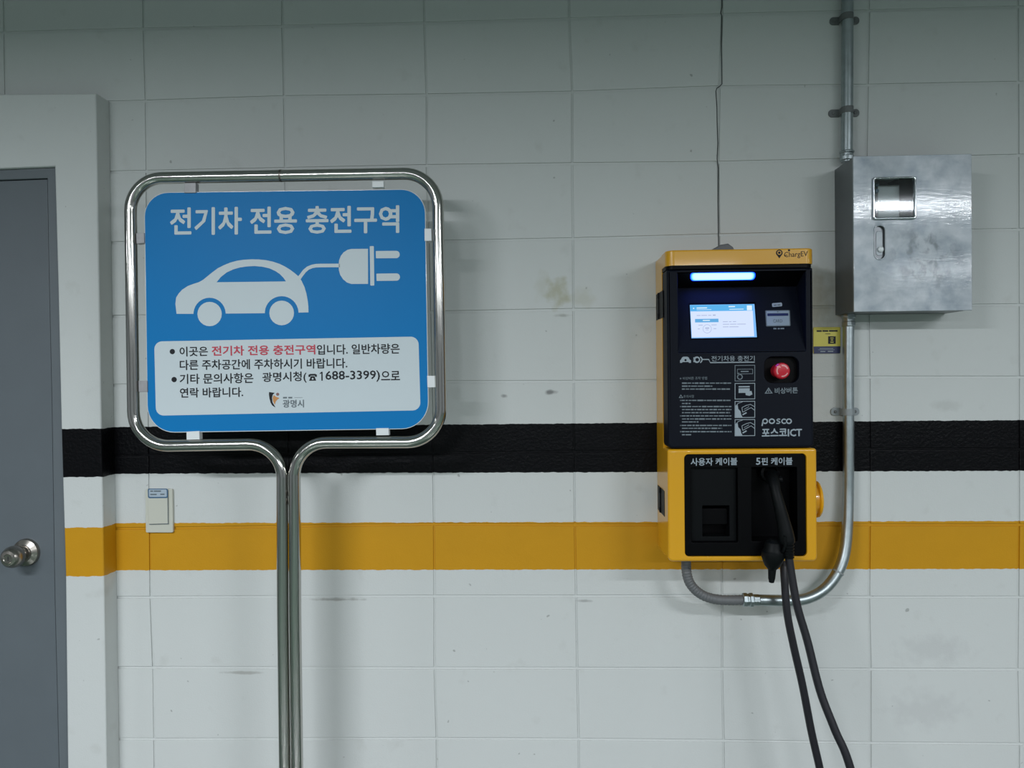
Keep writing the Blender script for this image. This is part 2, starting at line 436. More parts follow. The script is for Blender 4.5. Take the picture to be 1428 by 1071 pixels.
def glass():
    m = bpy.data.materials.new('clear_plastic_cover'); m.use_nodes = True; nt = m.node_tree; nt.nodes.clear(); L = nt.links
    t = nt.nodes.new('ShaderNodeBsdfTransparent'); t.inputs[0].default_value = (.86, .9, .92, 1)
    g = nt.nodes.new('ShaderNodeBsdfGlossy'); g.inputs['Roughness'].default_value = .045; f = nt.nodes.new('ShaderNodeFresnel'); f.inputs[0].default_value = 1.5
    x = nt.nodes.new('ShaderNodeMixShader'); o = nt.nodes.new('ShaderNodeOutputMaterial')
    L.new(f.outputs[0], x.inputs[0]); L.new(t.outputs[0], x.inputs[1]); L.new(g.outputs[0], x.inputs[2]); L.new(x.outputs[0], o.inputs[0]); return m
M_GLASS = glass()

# ------------------------------------------------------------------ the room
def slab(name, x0, x1, y0, y1, z0, z1, m):
    bm = bmesh.new(); prism(bm, [(x0, y0), (x1, y0), (x1, y1), (x0, y1)], z0, z1, mXY); return struct(finish(name, bm, m, smooth=0))
slab('floor', -5, 7.5, -9.2, .25, -.12, 0, M_FLOOR)
slab('ceiling', -5, 7.5, -9.2, .25, 2.95, 3.1, M_CEIL)
slab('wall_left', -5.15, -5, -9.2, .25, 0, 2.95, M_CONC)
slab('wall_right', 7.5, 7.65, -9.2, .25, 0, 2.95, M_CONC)
slab('wall_front', -5, 7.5, -9.35, -9.2, 0, 2.95, M_CONC)
wall = slab('wall_back', -5, 7.5, .0036, .25, 0, 2.95, M_PAINT)

# joints of the block wall, read from the photograph, continued as a regular grid outside it
HJ = {0: [(300, 37.5), (392, 36.5), (599, 32), (798, 26), (1005, 20), (1213, 15)],
 1: [(203, 141), (394, 134.8), (595, 132.4), (798, 128.5), (1000, 121), (1205, 118.8), (1422, 114.7)],
 2: [(595, 231), (798, 228.3), (1000, 226.4), (1427, 216.4)],
 3: [(160, 338), (624, 337), (798, 333), (940, 329.3), (1130, 324), (1427, 320)],
 4: [(624, 435), (799, 431.7), (913, 430.5), (1427, 425)],
 5: [(624, 532.4), (800, 532), (911, 531.7), (1197, 526), (1421, 526)],
 6: [(208, 635), (606, 632), (800, 630), (913, 628), (1214, 626), (1417, 626.7)],
 7: [(208, 737), (606, 731), (800, 732), (1417, 732)],
 8: [(210, 833), (606, 831.5), (803, 831.5), (1007, 830.6), (1212, 832.9), (1420, 832.9)],
 9: [(213.6, 931), (606, 932), (805, 932), (1007, 932.7), (1214, 933.4), (1419, 934)],
 10: [(215, 1031), (609, 1030), (807, 1031), (1009, 1033), (1214, 1036), (1421, 1037.7)]}
VJ = {0: [(201, 100), (203, 141), (204, 200), (208, 635), (210, 833), (213.6, 931), (215, 1031)],
 1: [(394, 60), (396, 135), (397, 200)],
 2: [(592, 60), (595, 132), (595, 220), (604, 632), (606, 800), (606, 930), (609, 1030)],
 3: [(794, 40), (798, 128), (798, 240), (799, 330), (800, 480), (801, 700), (803, 800), (805, 930), (807, 1030)],
 4: [(1007, 20), (1007, 116), (999.5, 126), (1002, 240), (1007, 830), (1007, 930), (1009, 1033)],
 5: [(1212, 50), (1208, 200), (1213, 560), (1213, 740), (1212, 830), (1214, 933), (1214, 1040)],
 6: [(1420, 150), (1421, 560), (1421, 750), (1420, 833), (1419, 934), (1421, 1037)]}
def interp(pts, x):
    pts = sorted(pts)
    if x <= pts[0][0]: return pts[0][1]
    if x >= pts[-1][0]: return pts[-1][1]
    for (a, b), (c, d) in zip(pts, pts[1:]):
        if a <= x <= c: return b+(d-b)*(x-a)/(c-a)
ROWZ = {k: [(at(*p).x, at(*p).z-(2.40102-.2*k)) for p in v] for k, v in HJ.items()}
COLX = {k: [(at(*p).z, at(*p).x-.4*k) for p in v] for k, v in VJ.items()}
def jz(r, x): return 2.40102-.2*r + (interp(ROWZ[r], x) if r in ROWZ else 0)
def jx(c, z): return .4*c + (interp(COLX[c], z) if c in COLX else 0)
def corner(c, r):
    z = 2.40102-.2*r; x = jx(c, z); z = jz(r, x); return jx(c, z), z
GH, GV = .0036, .0026
for c in range(-5, 11):
    for r in range(-3, 12):
        (x0, z1), (x1, z1b), (x1b, z0b), (x0b, z0) = corner(c, r), corner(c+1, r), corner(c+1, r+1), corner(c, r+1)
        if r == 11: z0 = z0b = .001
        if r == -3: z1 = z1b = 2.949
        lp = [(x0b+GV, z0+GH), (x1b-GV, z0b+GH), (x1-GV, z1b-GH), (x0+GV, z1-GH)]
        j = random.uniform(-.0004, .0006); tx = random.uniform(-.0018, .0018); tz = random.uniform(-.003, .003)
        cx, cz = (x0+x1)/2, (z0+z1)/2
        bm = bmesh.new()
        prism(bm, lp, -.010, 0, lambda u, v, h: Vector((u, -(h+j+(tx*(u-cx)+tz*(v-cz) if h > -.004 else 0)), v)), ch=.0014, seg=2, back=False)
        finish('block', bm, M_PAINT, wall, 40)
# the settled joint that opened into a crack above the charger
bm = bmesh.new()
cp = [(1007.2, -30), (1006.8, 10), (1005, 18), (1006.5, 22), (1006, 60), (1006.6, 90), (1006.8, 117), (1004, 120), (999.8, 123), (998.3, 127), (999.8, 150), (1000, 170), (1001, 200), (1000, 222), (1001.8, 235), (1001.3, 280), (1002, 340), (1003, 420)]
tube(bm, [at(x, y, 0) for x, y in cp], .0012, 6)
finish('crack', bm, M_CRACK, wall)

# concrete surround that stands proud of the wall around the door
SY = .065
bm = bmesh.new()
out = [P2(-700, 131, SY), P2(0, 131, SY), P2(133.5, 130, SY), P2(136.5, 300, SY), P2(140.5, 560, SY), P2(143, 700, SY), P2(145.5, 860, SY), P2(148.5, 1071, SY)]
out.append((out[-1][0]+.004, .001)); out.append((out[0][0], .001))
dl = at(-330, 500, SY).x
hole = [(dl, .001), (dl, P2(-330, 240, SY)[1]), P2(0, 235, SY), P2(76, 232, SY), P2(80.5, 397, SY), P2(85, 596, SY), P2(91, 801, SY), P2(94, 1071, SY)]
hole.append((hole[-1][0]+.004, .001))
full = out[:9] + hole[::-1][0:] + [(out[0][0], .001)]
# one outline that runs around the opening
full = [out[0], out[1], out[2], out[3], out[4], out[5], out[6], out[7], out[8]] + [hole[8], hole[7], hole[6], hole[5], hole[4], hole[3], hole[2], hole[1], hole[0]] + [out[9]]
prism(bm, full, .001, SY, mXZ, ch=.005)
tr = struct(finish('trim_1', bm, M_PAINT), 'concrete surround standing proud around the grey door')

door = thing('door_1', 'grey metal door with round nickel knob at the left edge', None, (-1., 0, 0), kind='structure')
DZ = .050
# frame strips (mitred into one L-shaped profile) and the leaf
ox = [P2(0, 235.3, SY), P2(75.8, 232.2, SY), P2(80.3, 397, SY), P2(84.8, 596, SY), P2(90.8, 801, SY), P2(93.8, 1071, SY)]
ix = [P2(83.5, 1071, DZ), P2(77.5, 827, DZ), P2(73.4, 560, DZ), P2(69.5, 390, DZ), P2(67, 249, DZ), P2(0, 251.5, DZ)]
botx, boti = (ox[-1][0]+.004, .001), (ix[0][0]+.004, .001)
topl, topi = (dl, ox[0][1]+.002), (dl+.035, ix[-1][1]+.002)
fl = [topl]+ox+[botx, boti]+ix+[topi, (dl+.035, .001), (dl, .001)]
bm = bmesh.new(); prism(bm, fl, .002, DZ+.004, mXZ, ch=.003); finish('door_frame', bm, M_FRAMEG, door)
g = .0022
leaf = [(dl+.038, .006), (dl+.038, topi[1]-g)] + [(ix[5][0], ix[5][1]-g), (ix[4][0]-g, ix[4][1]-g)] + [(p[0]-g, p[1]) for p in ix[3::-1]] + [(boti[0]-g, .006)]
bm = bmesh.new(); prism(bm, leaf, .003, DZ, mXZ, ch=.0015); finish('door_leaf', bm, M_DOOR, door)
bm = bmesh.new(); pbox(bm, dl+.02, botx[0]-.006, .002, topl[1]-.02, .001, .0025); finish('gap_shade_sheet', bm, M_GAP, door, 0)  # dark sheet behind the leaf, colours the gap around it as shade
kc = at(37.5, 770, DZ)
bm = bmesh.new()
lathe(bm, [(.0385, 0), (.0385, .004), (.036, .009), (.028, .0135), (.0235, .016), (.0225, .019)], kc, (0, -1, 0), 36)
rose = finish('rose', bm, M_KNOB, door)
bm = bmesh.new()
lathe(bm, [(.022, .012), (.0205, .022), (.0205, .030), (.0225, .036), (.0275, .043), (.0300, .052), (.0290, .062), (.0255, .071), (.020, .0765), (.0125, .078), (.011, .0765), (0, .076)], kc, (0, -1, 0), 36)
finish('knob', bm, M_KNOB, door)
bm = bmesh.new(); pbox(bm, kc.x-.0012, kc.x+.0012, kc.z-.006, kc.z+.006, DZ+.070, DZ+.0765); finish('keyhole', bm, M_GAP, door, 0)

# ------------------------------------------------------------------ strip lights hung from the ceiling (all behind the camera; unseen far row added for fill light)
WHERE = ['behind the camera, left of the charger', 'behind the camera, right of the charger', 'near the wall, far left of the row', 'near the wall, far right of the row',
         'in the far row added for fill, left of the middle', 'in the far row added for fill, right of the middle', 'in the far row added for fill, at its right end', 'in the far row added for fill, at its left end']
for i, (lx, ly, ln, wt) in enumerate(LAMPS):
    t = thing('strip_lamp', 'white strip lamp hung below the ceiling ' + WHERE[i], 'lamp', (lx, -ly, LAMP_Z), 'strip lamps below the ceiling')
    bm = bmesh.new(); prism(bm, [(-ly-.075, LAMP_Z), (-ly+.075, LAMP_Z), (-ly+.045, LAMP_Z+.05), (-ly-.045, LAMP_Z+.05)], lx-ln/2-.03, lx+ln/2+.03, mYZ, ch=.003)
    finish('housing', bm, M_PEARL, t)
    for s in (-ln*.35, ln*.35):
        bm = bmesh.new(); tube(bm, [(lx+s, -ly, LAMP_Z+.049), (lx+s, -ly, 2.951)], .004, 8); finish('rod', bm, M_STRAP, t)

# ------------------------------------------------------------------ the sign
SD = .20
sb = at(403, 1071, SD)
sign = thing('charging_zone_sign', 'blue and white electric car sign board in a polished steel tube frame on twin posts', 'sign', (sb.x, -SD, 0))
TR = .0150
c2 = lambda x, y: at(x, y, SD)
pb = at(395.5, 1071, SD); pb2 = at(412.5, 1071, SD)
ctl = [Vector((pb.x+.003, -SD, .006)), c2(394.5, 860), c2(393.5, 619), c2(186.8, 622.5), c2(181.5, 249), c2(610, 241.5), c2(615.5, 616.5), c2(410.5, 617.5), c2(411.8, 860), Vector((pb2.x+.003, -SD, .006))]
px = .0018
path = fillet(ctl, [0.02, 48*px, 50*px, 46*px, 47*px, 48*px, 46*px, 0.02], 12)
bm = bmesh.new(); tube(bm, path, TR, 24); finish('tube_frame', bm, M_CHROME, sign)
def ring(name, p, axis, r, h, m, parent, n=24):
    bm = bmesh.new(); lathe(bm, [(r*.9, -h), (r, -h*.6), (r, h*.6), (r*.9, h)], p, axis, n); return finish(name, bm, m, parent)
ring('weld_bead', c2(392, 245.2), (1, 0, 0), TR*1.035, .004, M_WELD, sign)
for yy in (688, 700):
    bm = bmesh.new(); q = at(403, yy, SD+.006); lathe(bm, [(0, -.010), (.0022, -.006), (.0030, 0), (.0022, .006), (0, .010)], q, (0, 0, 1), 10); finish('weld_spot', bm, M_WELD, sign)
bm = bmesh.new(); prism(bm, rrect(sb.x-.13, sb.x+.13, -SD-.10, -SD+.10, .02), 0, .008, mXY, ch=.002); finish('base_plate', bm, M_CHROME, sign)
# board
BY = .203
BC = [(201.5, 269.3), (592, 264.2), (597.3, 597), (206.5, 602.8)]
bm = bmesh.new()
prism(bm, pxloop(quad_round([(200.6, 268.5), (592.9, 263.3), (598.3, 597.9), (205.8, 603.9)], [34, 34, 38, 38], 10), BY), BY-.004, BY, mXZ, ch=.0008)
board = finish('board', bm, M_ACRYL, sign); INV[board.name] = Matrix.Identity(4)
e = pf(BY+.0004); e2 = pf(BY+.0007); e3 = pf(BY+.0010); e2b = pf(BY+.00085)
NP = [(215, 476.2), (583.5, 469.3), (586.5, 572.2), (217.5, 579.7)]
bm = bmesh.new(); flat(bm, quad_round(BC, [33, 33, 37, 37], 10), e); finish('blue_print', bm, M_BLUE, board, 0)
bm = bmesh.new(); flat(bm, quad_round(NP, 11, 8), e2); finish('notice_panel', bm, M_WPRINT, board, 0)
text('headline', '전기차 전용 충전구역', [(238, 290.2), (556, 287), (556, 324), (238, 327.3)], e2, M_WPRINT, board, .022)
# car pictogram
car = [(246.2, 437.6), (244.6, 424), (245.6, 415), (249, 409.5), (254, 404), (262, 398.8), (270, 395.8), (277, 393.6), (283.2, 390.2), (289, 385.5), (295.5, 380.2), (303.5, 374.2), (312, 369.9), (321, 366.2), (330.4, 363.6), (340, 362.2), (351, 361.6), (361, 361.8), (371.5, 362.9), (381, 365), (390, 368), (397.5, 371.7), (404.4, 376), (410, 380.1), (415.6, 384.8), (420.5, 391.5), (424.6, 400.2), (427.2, 409), (428.9, 418), (430, 427), (430.2, 435.6), (416.3, 436)]
car += [(392.8+23.5*math.cos(a), 436.5-23.5*math.sin(a)) for a in [math.radians(5+170*k/16) for k in range(17)]]
car += [(369.3, 436.8), (314.7, 437.3)]
car += [(292.3+22.4*math.cos(a), 437.6-22.4*math.sin(a)) for a in [math.radians(5+170*k/16) for k in range(17)]]
car += [(269.8, 437.7)]
win = [(302, 393.6), (308, 386.3), (316, 380), (325, 375.8), (334.5, 373), (345, 371.5), (355, 371), (366, 372), (375.6, 374.2), (384, 378), (390, 382), (395, 387), (398.8, 392.4)]
bm = bmesh.new(); flat(bm, car, e2, [win]); flat(bm, disc(292.3, 437.9, 17), e2); flat(bm, disc(392.8, 436.4, 17.2), e2)
finish('car_pictogram', bm, M_WPRINT, board, 0)
bm = bmesh.new()
line(bm, [(415.5, 391), (419, 385.3), (424.6, 378), (429.3, 374), (435, 371.6), (440.5, 370.5), (447, 370.3), (460, 370.2), (474, 370.2)], 5, e2b)
flat(bm, [(513.2, 346.9), (513.3, 395.9), (490, 396), (484, 394), (478.5, 389.5), (474.5, 383.5), (472.6, 377), (472.3, 370), (472.8, 363.5), (475, 357.3), (479, 352), (484.5, 348.4), (490, 347.1)], e2b)
flat(bm, quad_round([(515.6, 343.2), (521.3, 343.1), (522, 398.2), (516.4, 398.3)], 1), e2b)
flat(bm, quad_round([(524, 350), (557.4, 349.7), (557.5, 360), (524.3, 360.2)], [.8, 5, 5, .8]), e2b)
flat(bm, quad_round([(524.8, 381.6), (557.7, 381.1), (557.8, 391.4), (525.2, 391.8)], [.8, 5, 5, .8]), e2b)
finish('plug_pictogram', bm, M_WPRINT, board, 0)
for q in ((240.3, 490.3), (242.8, 529.3)):
    bm = bmesh.new(); flat(bm, disc(*q, 3.7), e3); finish('bullet_point', bm, M_KPRINT, board, 0)
text('notice_text', '이곳은', [(250.5, 483.8), (289.5, 483.2), (289.8, 496.3), (250.8, 497)], e3, M_KPRINT, board, .0065)
text('notice_text', '전기차 전용 충전구역', [(295.5, 482.8), (439.2, 480.8), (439.5, 494), (295.8, 496)], e3, M_RPRINT, board, .009)
text('notice_text', '입니다. 일반차량은', [(442, 480.8), (557, 479.2), (557.3, 493), (442.3, 494.6)], e3, M_KPRINT, board, .0065)
text('notice_text', '다른 주차공간에 주차하시기 바랍니다.', [(250.8, 502.3), (484, 499.4), (484.2, 513.2), (251, 516)], e3, M_KPRINT, board, .0065)
text('notice_text', '기타 문의사항은', [(250.8, 521.8), (353, 520), (353.2, 534), (251, 535.4)], e3, M_KPRINT, board, .0065)
text('notice_text', '광명시청(', [(366, 519.8), (427, 518), (427.3, 533.3), (366.3, 534.8)], e3, M_KPRINT, board, .0065)
# telephone sign drawn as shapes
bm = bmesh.new()
flat(bm, [(430, 525.6), (430.2, 522.6), (432.5, 521.4), (439.5, 521.3), (441.8, 522.4), (442, 525.5), (439.4, 525.6), (439, 523.8), (433, 523.9), (432.8, 525.7)], e3)
flat(bm, [(433.6, 524.6), (438.4, 524.5), (441, 530.8), (430.9, 531)], e3, [disc(436, 528.2, 1.3, 10)])
finish('telephone_sign', bm, M_KPRINT, board, 0)
bm = bmesh.new(); line(bm, [(446, 521.2), (448.9, 518.9)], 1.3, e3); line(bm, [(448.9, 518.5), (449.1, 530.9)], 1.9, e3); finish('digit_one', bm, M_KPRINT, board, 0)
text('notice_text', '688-3399)', [(454, 517.6), (529.5, 516.6), (529.8, 532), (454.2, 533.2)], e3, M_KPRINT, board, .0065)
text('notice_text', '으로', [(531.5, 517.8), (557.3, 517.4), (557.6, 529.8), (531.8, 530.2)], e3, M_KPRINT, board, .0065)
text('notice_text', '연락 바랍니다.', [(251, 541.2), (338.8, 540), (339, 553.2), (251.2, 554.6)], e3, M_KPRINT, board, .0065)
text('city_name', '광명시', [(394.5, 557.8), (423.5, 557.5), (423.7, 568), (394.6, 568.3)], e3, M_GPRINT, board, .006)
bm = bmesh.new()
for (a, b_) in ((394.6, 400.2), (402, 407.6)): line(bm, [(a, 554.6), (b_, 554.5)], 2.1, e3)
line(bm, [(410.5, 554.4), (422, 554.2)], .4, e3)
finish('fine_print', bm, M_GPRINT, board, 0)
bm = bmesh.new(); flat(bm, [(375.2, 546.7), (383, 547.8), (380.3, 550.5), (379.4, 555), (380, 561), (384.2, 568.2), (380, 565.8), (377.3, 561.5), (375.7, 555.5), (375, 550)], e3); finish('emblem', bm, M_KPRINT, board, 0)
bm = bmesh.new(); flat(bm, [(381.6, 551), (384.5, 553), (389.8, 555.2), (386.5, 557.5), (384.5, 560), (383.3, 564.5), (381, 560), (380.2, 555)], e3); finish('emblem', bm, M_ORPRINT, board, 0)
bm = bmesh.new(); flat(bm, disc(387.2, 549.8, 2.2, 14), e3); finish('emblem', bm, M_PKPRINT, board, 0)
# nylon clips that hold the board in the tube
for q, m_ in (([(256.8, 255), (272.8, 254.8), (273, 268.8), (256.9, 269)], M_CLIPG), ([(518.8, 252.5), (535, 252.4), (535.1, 261), (518.9, 261.2)], M_CLIP),
              ([(189.5, 325), (200.8, 324.5), (201.2, 338.6), (190.3, 340)], M_CLIPG), ([(591.8, 318.6), (601.5, 318.6), (601.8, 335.8), (592, 336)], M_CLIP),
              ([(193, 531), (205.2, 531), (205.4, 546.5), (193.4, 546.7)], M_CLIPG), ([(595.5, 524), (606.2, 524), (607, 540.2), (596, 540.5)], M_CLIP),
              ([(259.8, 602), (277.8, 601), (278.2, 613), (260, 613.4)], M_CLIP), ([(524.2, 597.2), (541.8, 597), (542.2, 607), (524.6, 607.2)], M_CLIP)):
    bm = bmesh.new(); prism(bm, pxloop(q, BY+.004), BY-.014, BY+.004, mXZ, ch=.0012); finish('clip', bm, m_, sign)

# ------------------------------------------------------------------ light switch with a sticker
sw = thing('light_switch', 'cream wall switch with a small blue sticker, left of the sign post', 'switch', at(221, 712, 0))
bm = bmesh.new(); prism(bm, pxloop(quad_round([(202.6, 682), (240.3, 682), (241.2, 742.8), (203.2, 742.8)], 2), .009), .001, .009, mXZ, ch=.0015); finish('switch_plate', bm, M_SWITCH, sw)
bm = bmesh.new(); lp = [(206.2, 683.5), (233.6, 683.5), (234, 730.2), (207, 730.8)]
prism(bm, pxloop(lp, .012), .008, .012, mXZ, ch=.0012); finish('rocker', bm, M_SWITCH, sw)
bm = bmesh.new(); flat(bm, [(233.4, 684), (234.3, 684), (234.8, 730.9), (208, 731.7), (208, 730.9), (234, 730)], pf(.0123)); finish('rocker_gap', bm, M_GPRINT, sw, 0)
bm = bmesh.new(); flat(bm, quad_round([(206, 681.3), (233.8, 681.3), (234, 694.5), (206.5, 694.8)], 2.2), pf(.0128)); stk = finish('sticker', bm, M_STICKB, sw, 0); INV[stk.name] = Matrix.Identity(4)
bm = bmesh.new(); flat(bm, quad_round([(207.5, 682.6), (232.4, 682.6), (232.6, 692.8), (208, 693)], 1.4), pf(.0131)); finish('sticker_face', bm, M_STICK, stk, 0)
bm = bmesh.new()
for (a, b_, y) in ((209.5, 213.5, 684.9), (214.5, 224.5, 684.9), (209.5, 218.5, 689.5), (223.5, 229.5, 689.3)): line(bm, [(a, y), (b_, y)], 1.7, pf(.0134))
finish('sticker_lines', bm, M_GPRINT, stk, 0)

# ------------------------------------------------------------------ the charger
F = .178
XL, XR = at(930.5, 560, F).x, at(1136, 560, F).x
ZT, ZB = at(1033, 347.5, F).z, at(1035, 783, F).z
ch = thing('wall_charger', 'yellow and black electric car charger mounted on the wall with lit screen', 'charger', ((XL+XR)/2, 0, ZB))
fx = lambda x: at(x, 560, F).x
fz = lambda y: at(1033, y, F).z
# yellow shell
bm = bmesh.new(); prism(bm, rrect(XL, XR, ZB, ZT, .006), .003, .108, mXZ, ch=.0); finish('housing', bm, M_YELLOW, ch)
# cap across the top, with rounded front corners
zc0 = fz(369)
pl = rrect(XL-.0005, XR+.0015, -F-.003, -.108, [.022, .022, 0, 0], 8)
bm = bmesh.new(); prism(bm, pl, zc0, ZT, mXY, ch=.004); finish('top_cap', bm, M_YELLOW, ch)
bm = bmesh.new(); prism(bm, rrect(XL+.001, XR-.001, -F+.001, -.100, [.020, .020, 0, 0], 8), fz(374), zc0, mXY); finish('cap_gasket', bm, M_BLACKP, ch)
# lower yellow bezel with the black socket panel
zl = fz(626)
ph = rrect(fx(953.5), fx(1124), fz(776), fz(633), .011)
bm = bmesh.new(); prism(bm, rrect(XL-.0005, XR+.0045, ZB, zl, [.012, .012, .0065, .0065]), .106, F+.001, mXZ, [ph], ch=.006, seg=5, hch=.0015); finish('lower_bezel', bm, M_YELLOW, ch)
pk1 = rrect(fx(963.5), fx(1028.5), fz(757), fz(652.5), .003, 3)
pk2 = rrect(fx(1048), fx(1111.5), fz(755.5), fz(652), .003, 3)
bm = bmesh.new(); prism(bm, rrect(fx(953.5)+.0004, fx(1124)-.0004, fz(776)+.0004, fz(633)-.0004, .0105), .107, F-.004, mXZ, [pk1, pk2], ch=.0015); spn = finish('socket_panel', bm, M_BLACKP, ch); INV[spn.name] = Matrix.Identity(4)
# pockets: left flap with a square opening, right deep holder
bm = bmesh.new(); pbox(bm, fx(963.5)-.002, fx(1028.5)+.002, fz(757)-.002, fz(652.5)+.002, .1072, .1085); finish('socket_back', bm, M_BLACKP, spn)
bm = bmesh.new(); Yp = F-.018
prism(bm, rrect(fx(963.5)+.0005, fx(1028.5)-.0005, fz(757)+.0005, fz(652.5)-.0005), .12, Yp, mXZ, [rrect(fx(980.5), fx(1018.5), fz(750), fz(706.5), .002, 3)], ch=.001); finish('socket_flap', bm, M_DARK, spn)
bm = bmesh.new(); prism(bm, rrect(fx(980.5)+.001, fx(1018.5)-.001, fz(735), fz(712), .004, 3), .122, Yp-.014, mXZ, ch=.002); finish('cable_clasp', bm, M_BLACKP, spn)
bm = bmesh.new(); pbox(bm, fx(1048)+.0005, fx(1111.5)-.0005, fz(755.5)+.0005, fz(652)-.0005, .109, .116); finish('holder_back', bm, M_BLACKP, spn)
bm = bmesh.new(); q = Vector((fx(1079), 0, fz(662))); lathe(bm, [(.026, .115), (.026, .140), (.024, .146), (.018, .148), (.017, .125), (0, .125)], q, (0, -1, 0), 28); finish('plug_holder', bm, M_BLACKP, spn)
# anthracite cover: frame around the recessed display bay, then the flat lower half
Fc = F
cov = rrect(XL+.0015, XR-.002, zl+.0015, fz(374.5), [.012, .012, .004, .004])
bay = rrect(fx(946.5), fx(1124.5), fz(491), fz(377.5), .004, 3)
btn = rrect(fx(1066.5), fx(1114.5), fz(534.5), fz(498), .020, 8)
bm = bmesh.new(); prism(bm, cov, .104, Fc, mXZ, [bay, btn], ch=.007, seg=4, hch=.002); cover = finish('front_cover', bm, M_COVER, ch); INV[cover.name] = Matrix.Identity(4)
# bay interior: lamp header sloping back, display panel sloping forward
A0 = Vector((0, -(F-.004), fz(377.5))); B0 = Vector((0, -(F-.068), at(1033, 400.5, F-.068).z)); C0 = Vector((0, -(F-.001), fz(490.5)))
def slope_plane(a, b_):
    d = (b_-a).normalized(); n = Vector((1, 0, 0)).cross(d)
    return n if n.y < 0 else -n
nH = slope_plane(A0, B0); nD = slope_plane(B0, C0)
bx0, bx1 = fx(946.5)+.0003, fx(1124.5)-.0003
bm = bmesh.new()
prism(bm, [(A0.y, A0.z), (B0.y, B0.z), (B0.y+.005, B0.z), (B0.y+.005, A0.z-.0006), (A0.y, A0.z-.0006)], bx0, bx1, mYZ); finish('lamp_header', bm, M_BLACKP, cover)
bm = bmesh.new(); prism(bm, [(B0.y, B0.z), (C0.y, C0.z), (C0.y, C0.z-.0), (C0.y+.004, C0.z+.0006), (B0.y+.005, B0.z)], bx0, bx1, mYZ); finish('display_panel', bm, M_COVER, cover)
def ph_(k): return lambda x, y: on_plane(x, y, A0+nH*k, nH)
def pd_(k): return lambda x, y: on_plane(x, y, B0+nD*k, nD)
bm = bmesh.new(); cl = bm.verts.layers.float.new('core')
ro, ri = quad_round([(962.5, 380.3), (1054, 379.3), (1052.5, 390.3), (962.8, 391.8)], 4.5), None
cx_, cy_ = 1008, 385.5
rings = []
for s in (1, .97, .88, .7, .4):
    rg = []
    for x, y in ro:
        nx = cx_+(x-cx_)*(1-(1-s)*.35); ny = cy_+(y-cy_)*s
        v = bm.verts.new(ph_(.0012)(nx, ny)); v[cl] = min(1., (1-s)*3.2); rg.append(v)
    rings.append(rg)
for a, b_ in zip(rings, rings[1:]):
    for i in range(len(a)): bm.faces.new((a[i], a[(i+1) % len(a)], b_[(i+1) % len(a)], b_[i]))
bm.faces.new(rings[-1]); led = finish('status_lamp', bm, E_LED, cover, 0)
# screen
bm = bmesh.new(); flat(bm, [(960.3, 422.6), (1053.6, 421), (1057.3, 472), (962.8, 474)], pd_(.0004)); finish('screen_bezel', bm, M_BLACKP, cover, 0)
sc = bmesh.new(); flat(sc, [(962, 425.2), (1052, 424), (1055.5, 470.2), (964.3, 471.8)], pd_(.0008)); scr = finish('screen', sc, E_EDGE, ch, 0); INV[scr.name] = Matrix.Identity(4)
def scr_q(x, y): return x, y
bm = bmesh.new(); flat(bm, [(963, 434.3), (1049.6, 433.2), (1051.8, 469), (964.8, 470.6)], pd_(.0011)); finish('screen_page', bm, E_SCREEN, scr, 0)
bm = bmesh.new(); flat(bm, [(962.3, 425.8), (1049.8, 424.5), (1050.3, 433), (963, 434.2)], pd_(.0011)); finish('screen_header', bm, E_HEAD, scr, 0)
bm = bmesh.new()
flat(bm, disc(967.3, 430, 1, 8), pd_(.0014)); line(bm, [(971.5, 429.6), (986, 429.3)], 1.4, pd_(.0014)); line(bm, [(971.5, 432), (992, 431.7)], .6, pd_(.0014))
line(bm, [(1016, 427.6), (1025, 427.5)], 1.4, pd_(.0014)); line(bm, [(1017, 431.3), (1037, 431)], .9, pd_(.0014)); flat(bm, [(1041.5, 426), (1048.5, 425.9), (1048.9, 432.6), (1041.6, 432.7)], pd_(.0014))
line(bm, [(980, 446.9), (990, 446.8)], 1.3, pd_(.0018)); finish('screen_marks', bm, E_WT, scr, 0)['kind'] = 'stuff'
bm = bmesh.new(); flat(bm, [(969.2, 444.8), (1001.8, 444.4), (1002.1, 449.3), (969.3, 449.7)], pd_(.0015)); finish('screen_button', bm, E_BTN, scr, 0)
bm = bmesh.new()
for a, b_, y in ((971.5, 977, 440), (978, 986, 439.9), (987.5, 992, 439.8), (1008, 1015, 448.7), (1016.5, 1020, 448.7), (1022, 1026.5, 448.5), (1008, 1017, 452.2), (1018, 1027, 452.1), (1028, 1040, 452), (1008, 1016, 455.9), (1017, 1030, 455.8), (974, 980, 453.4), (992, 999.5, 453.1), (973, 976, 458.7), (995, 999, 458.3)):
    line(bm, [(a, y), (b_, y-.1)], .9, pd_(.0015))
flat(bm, disc(986.2, 458.6, 6.2, 20), pd_(.0013), [disc(986.2, 458.6, 5.6, 20)[::-1]])
line(bm, [(983.5, 457.6), (989, 457.5)], 1.6, pd_(.0015)); line(bm, [(984.5, 460), (988, 460)], .8, pd_(.0015)); line(bm, [(994, 439.5), (998, 439.4)], 1.6, pd_(.0015))
finish('screen_text', bm, E_TXT, scr, 0)['kind'] = 'stuff'
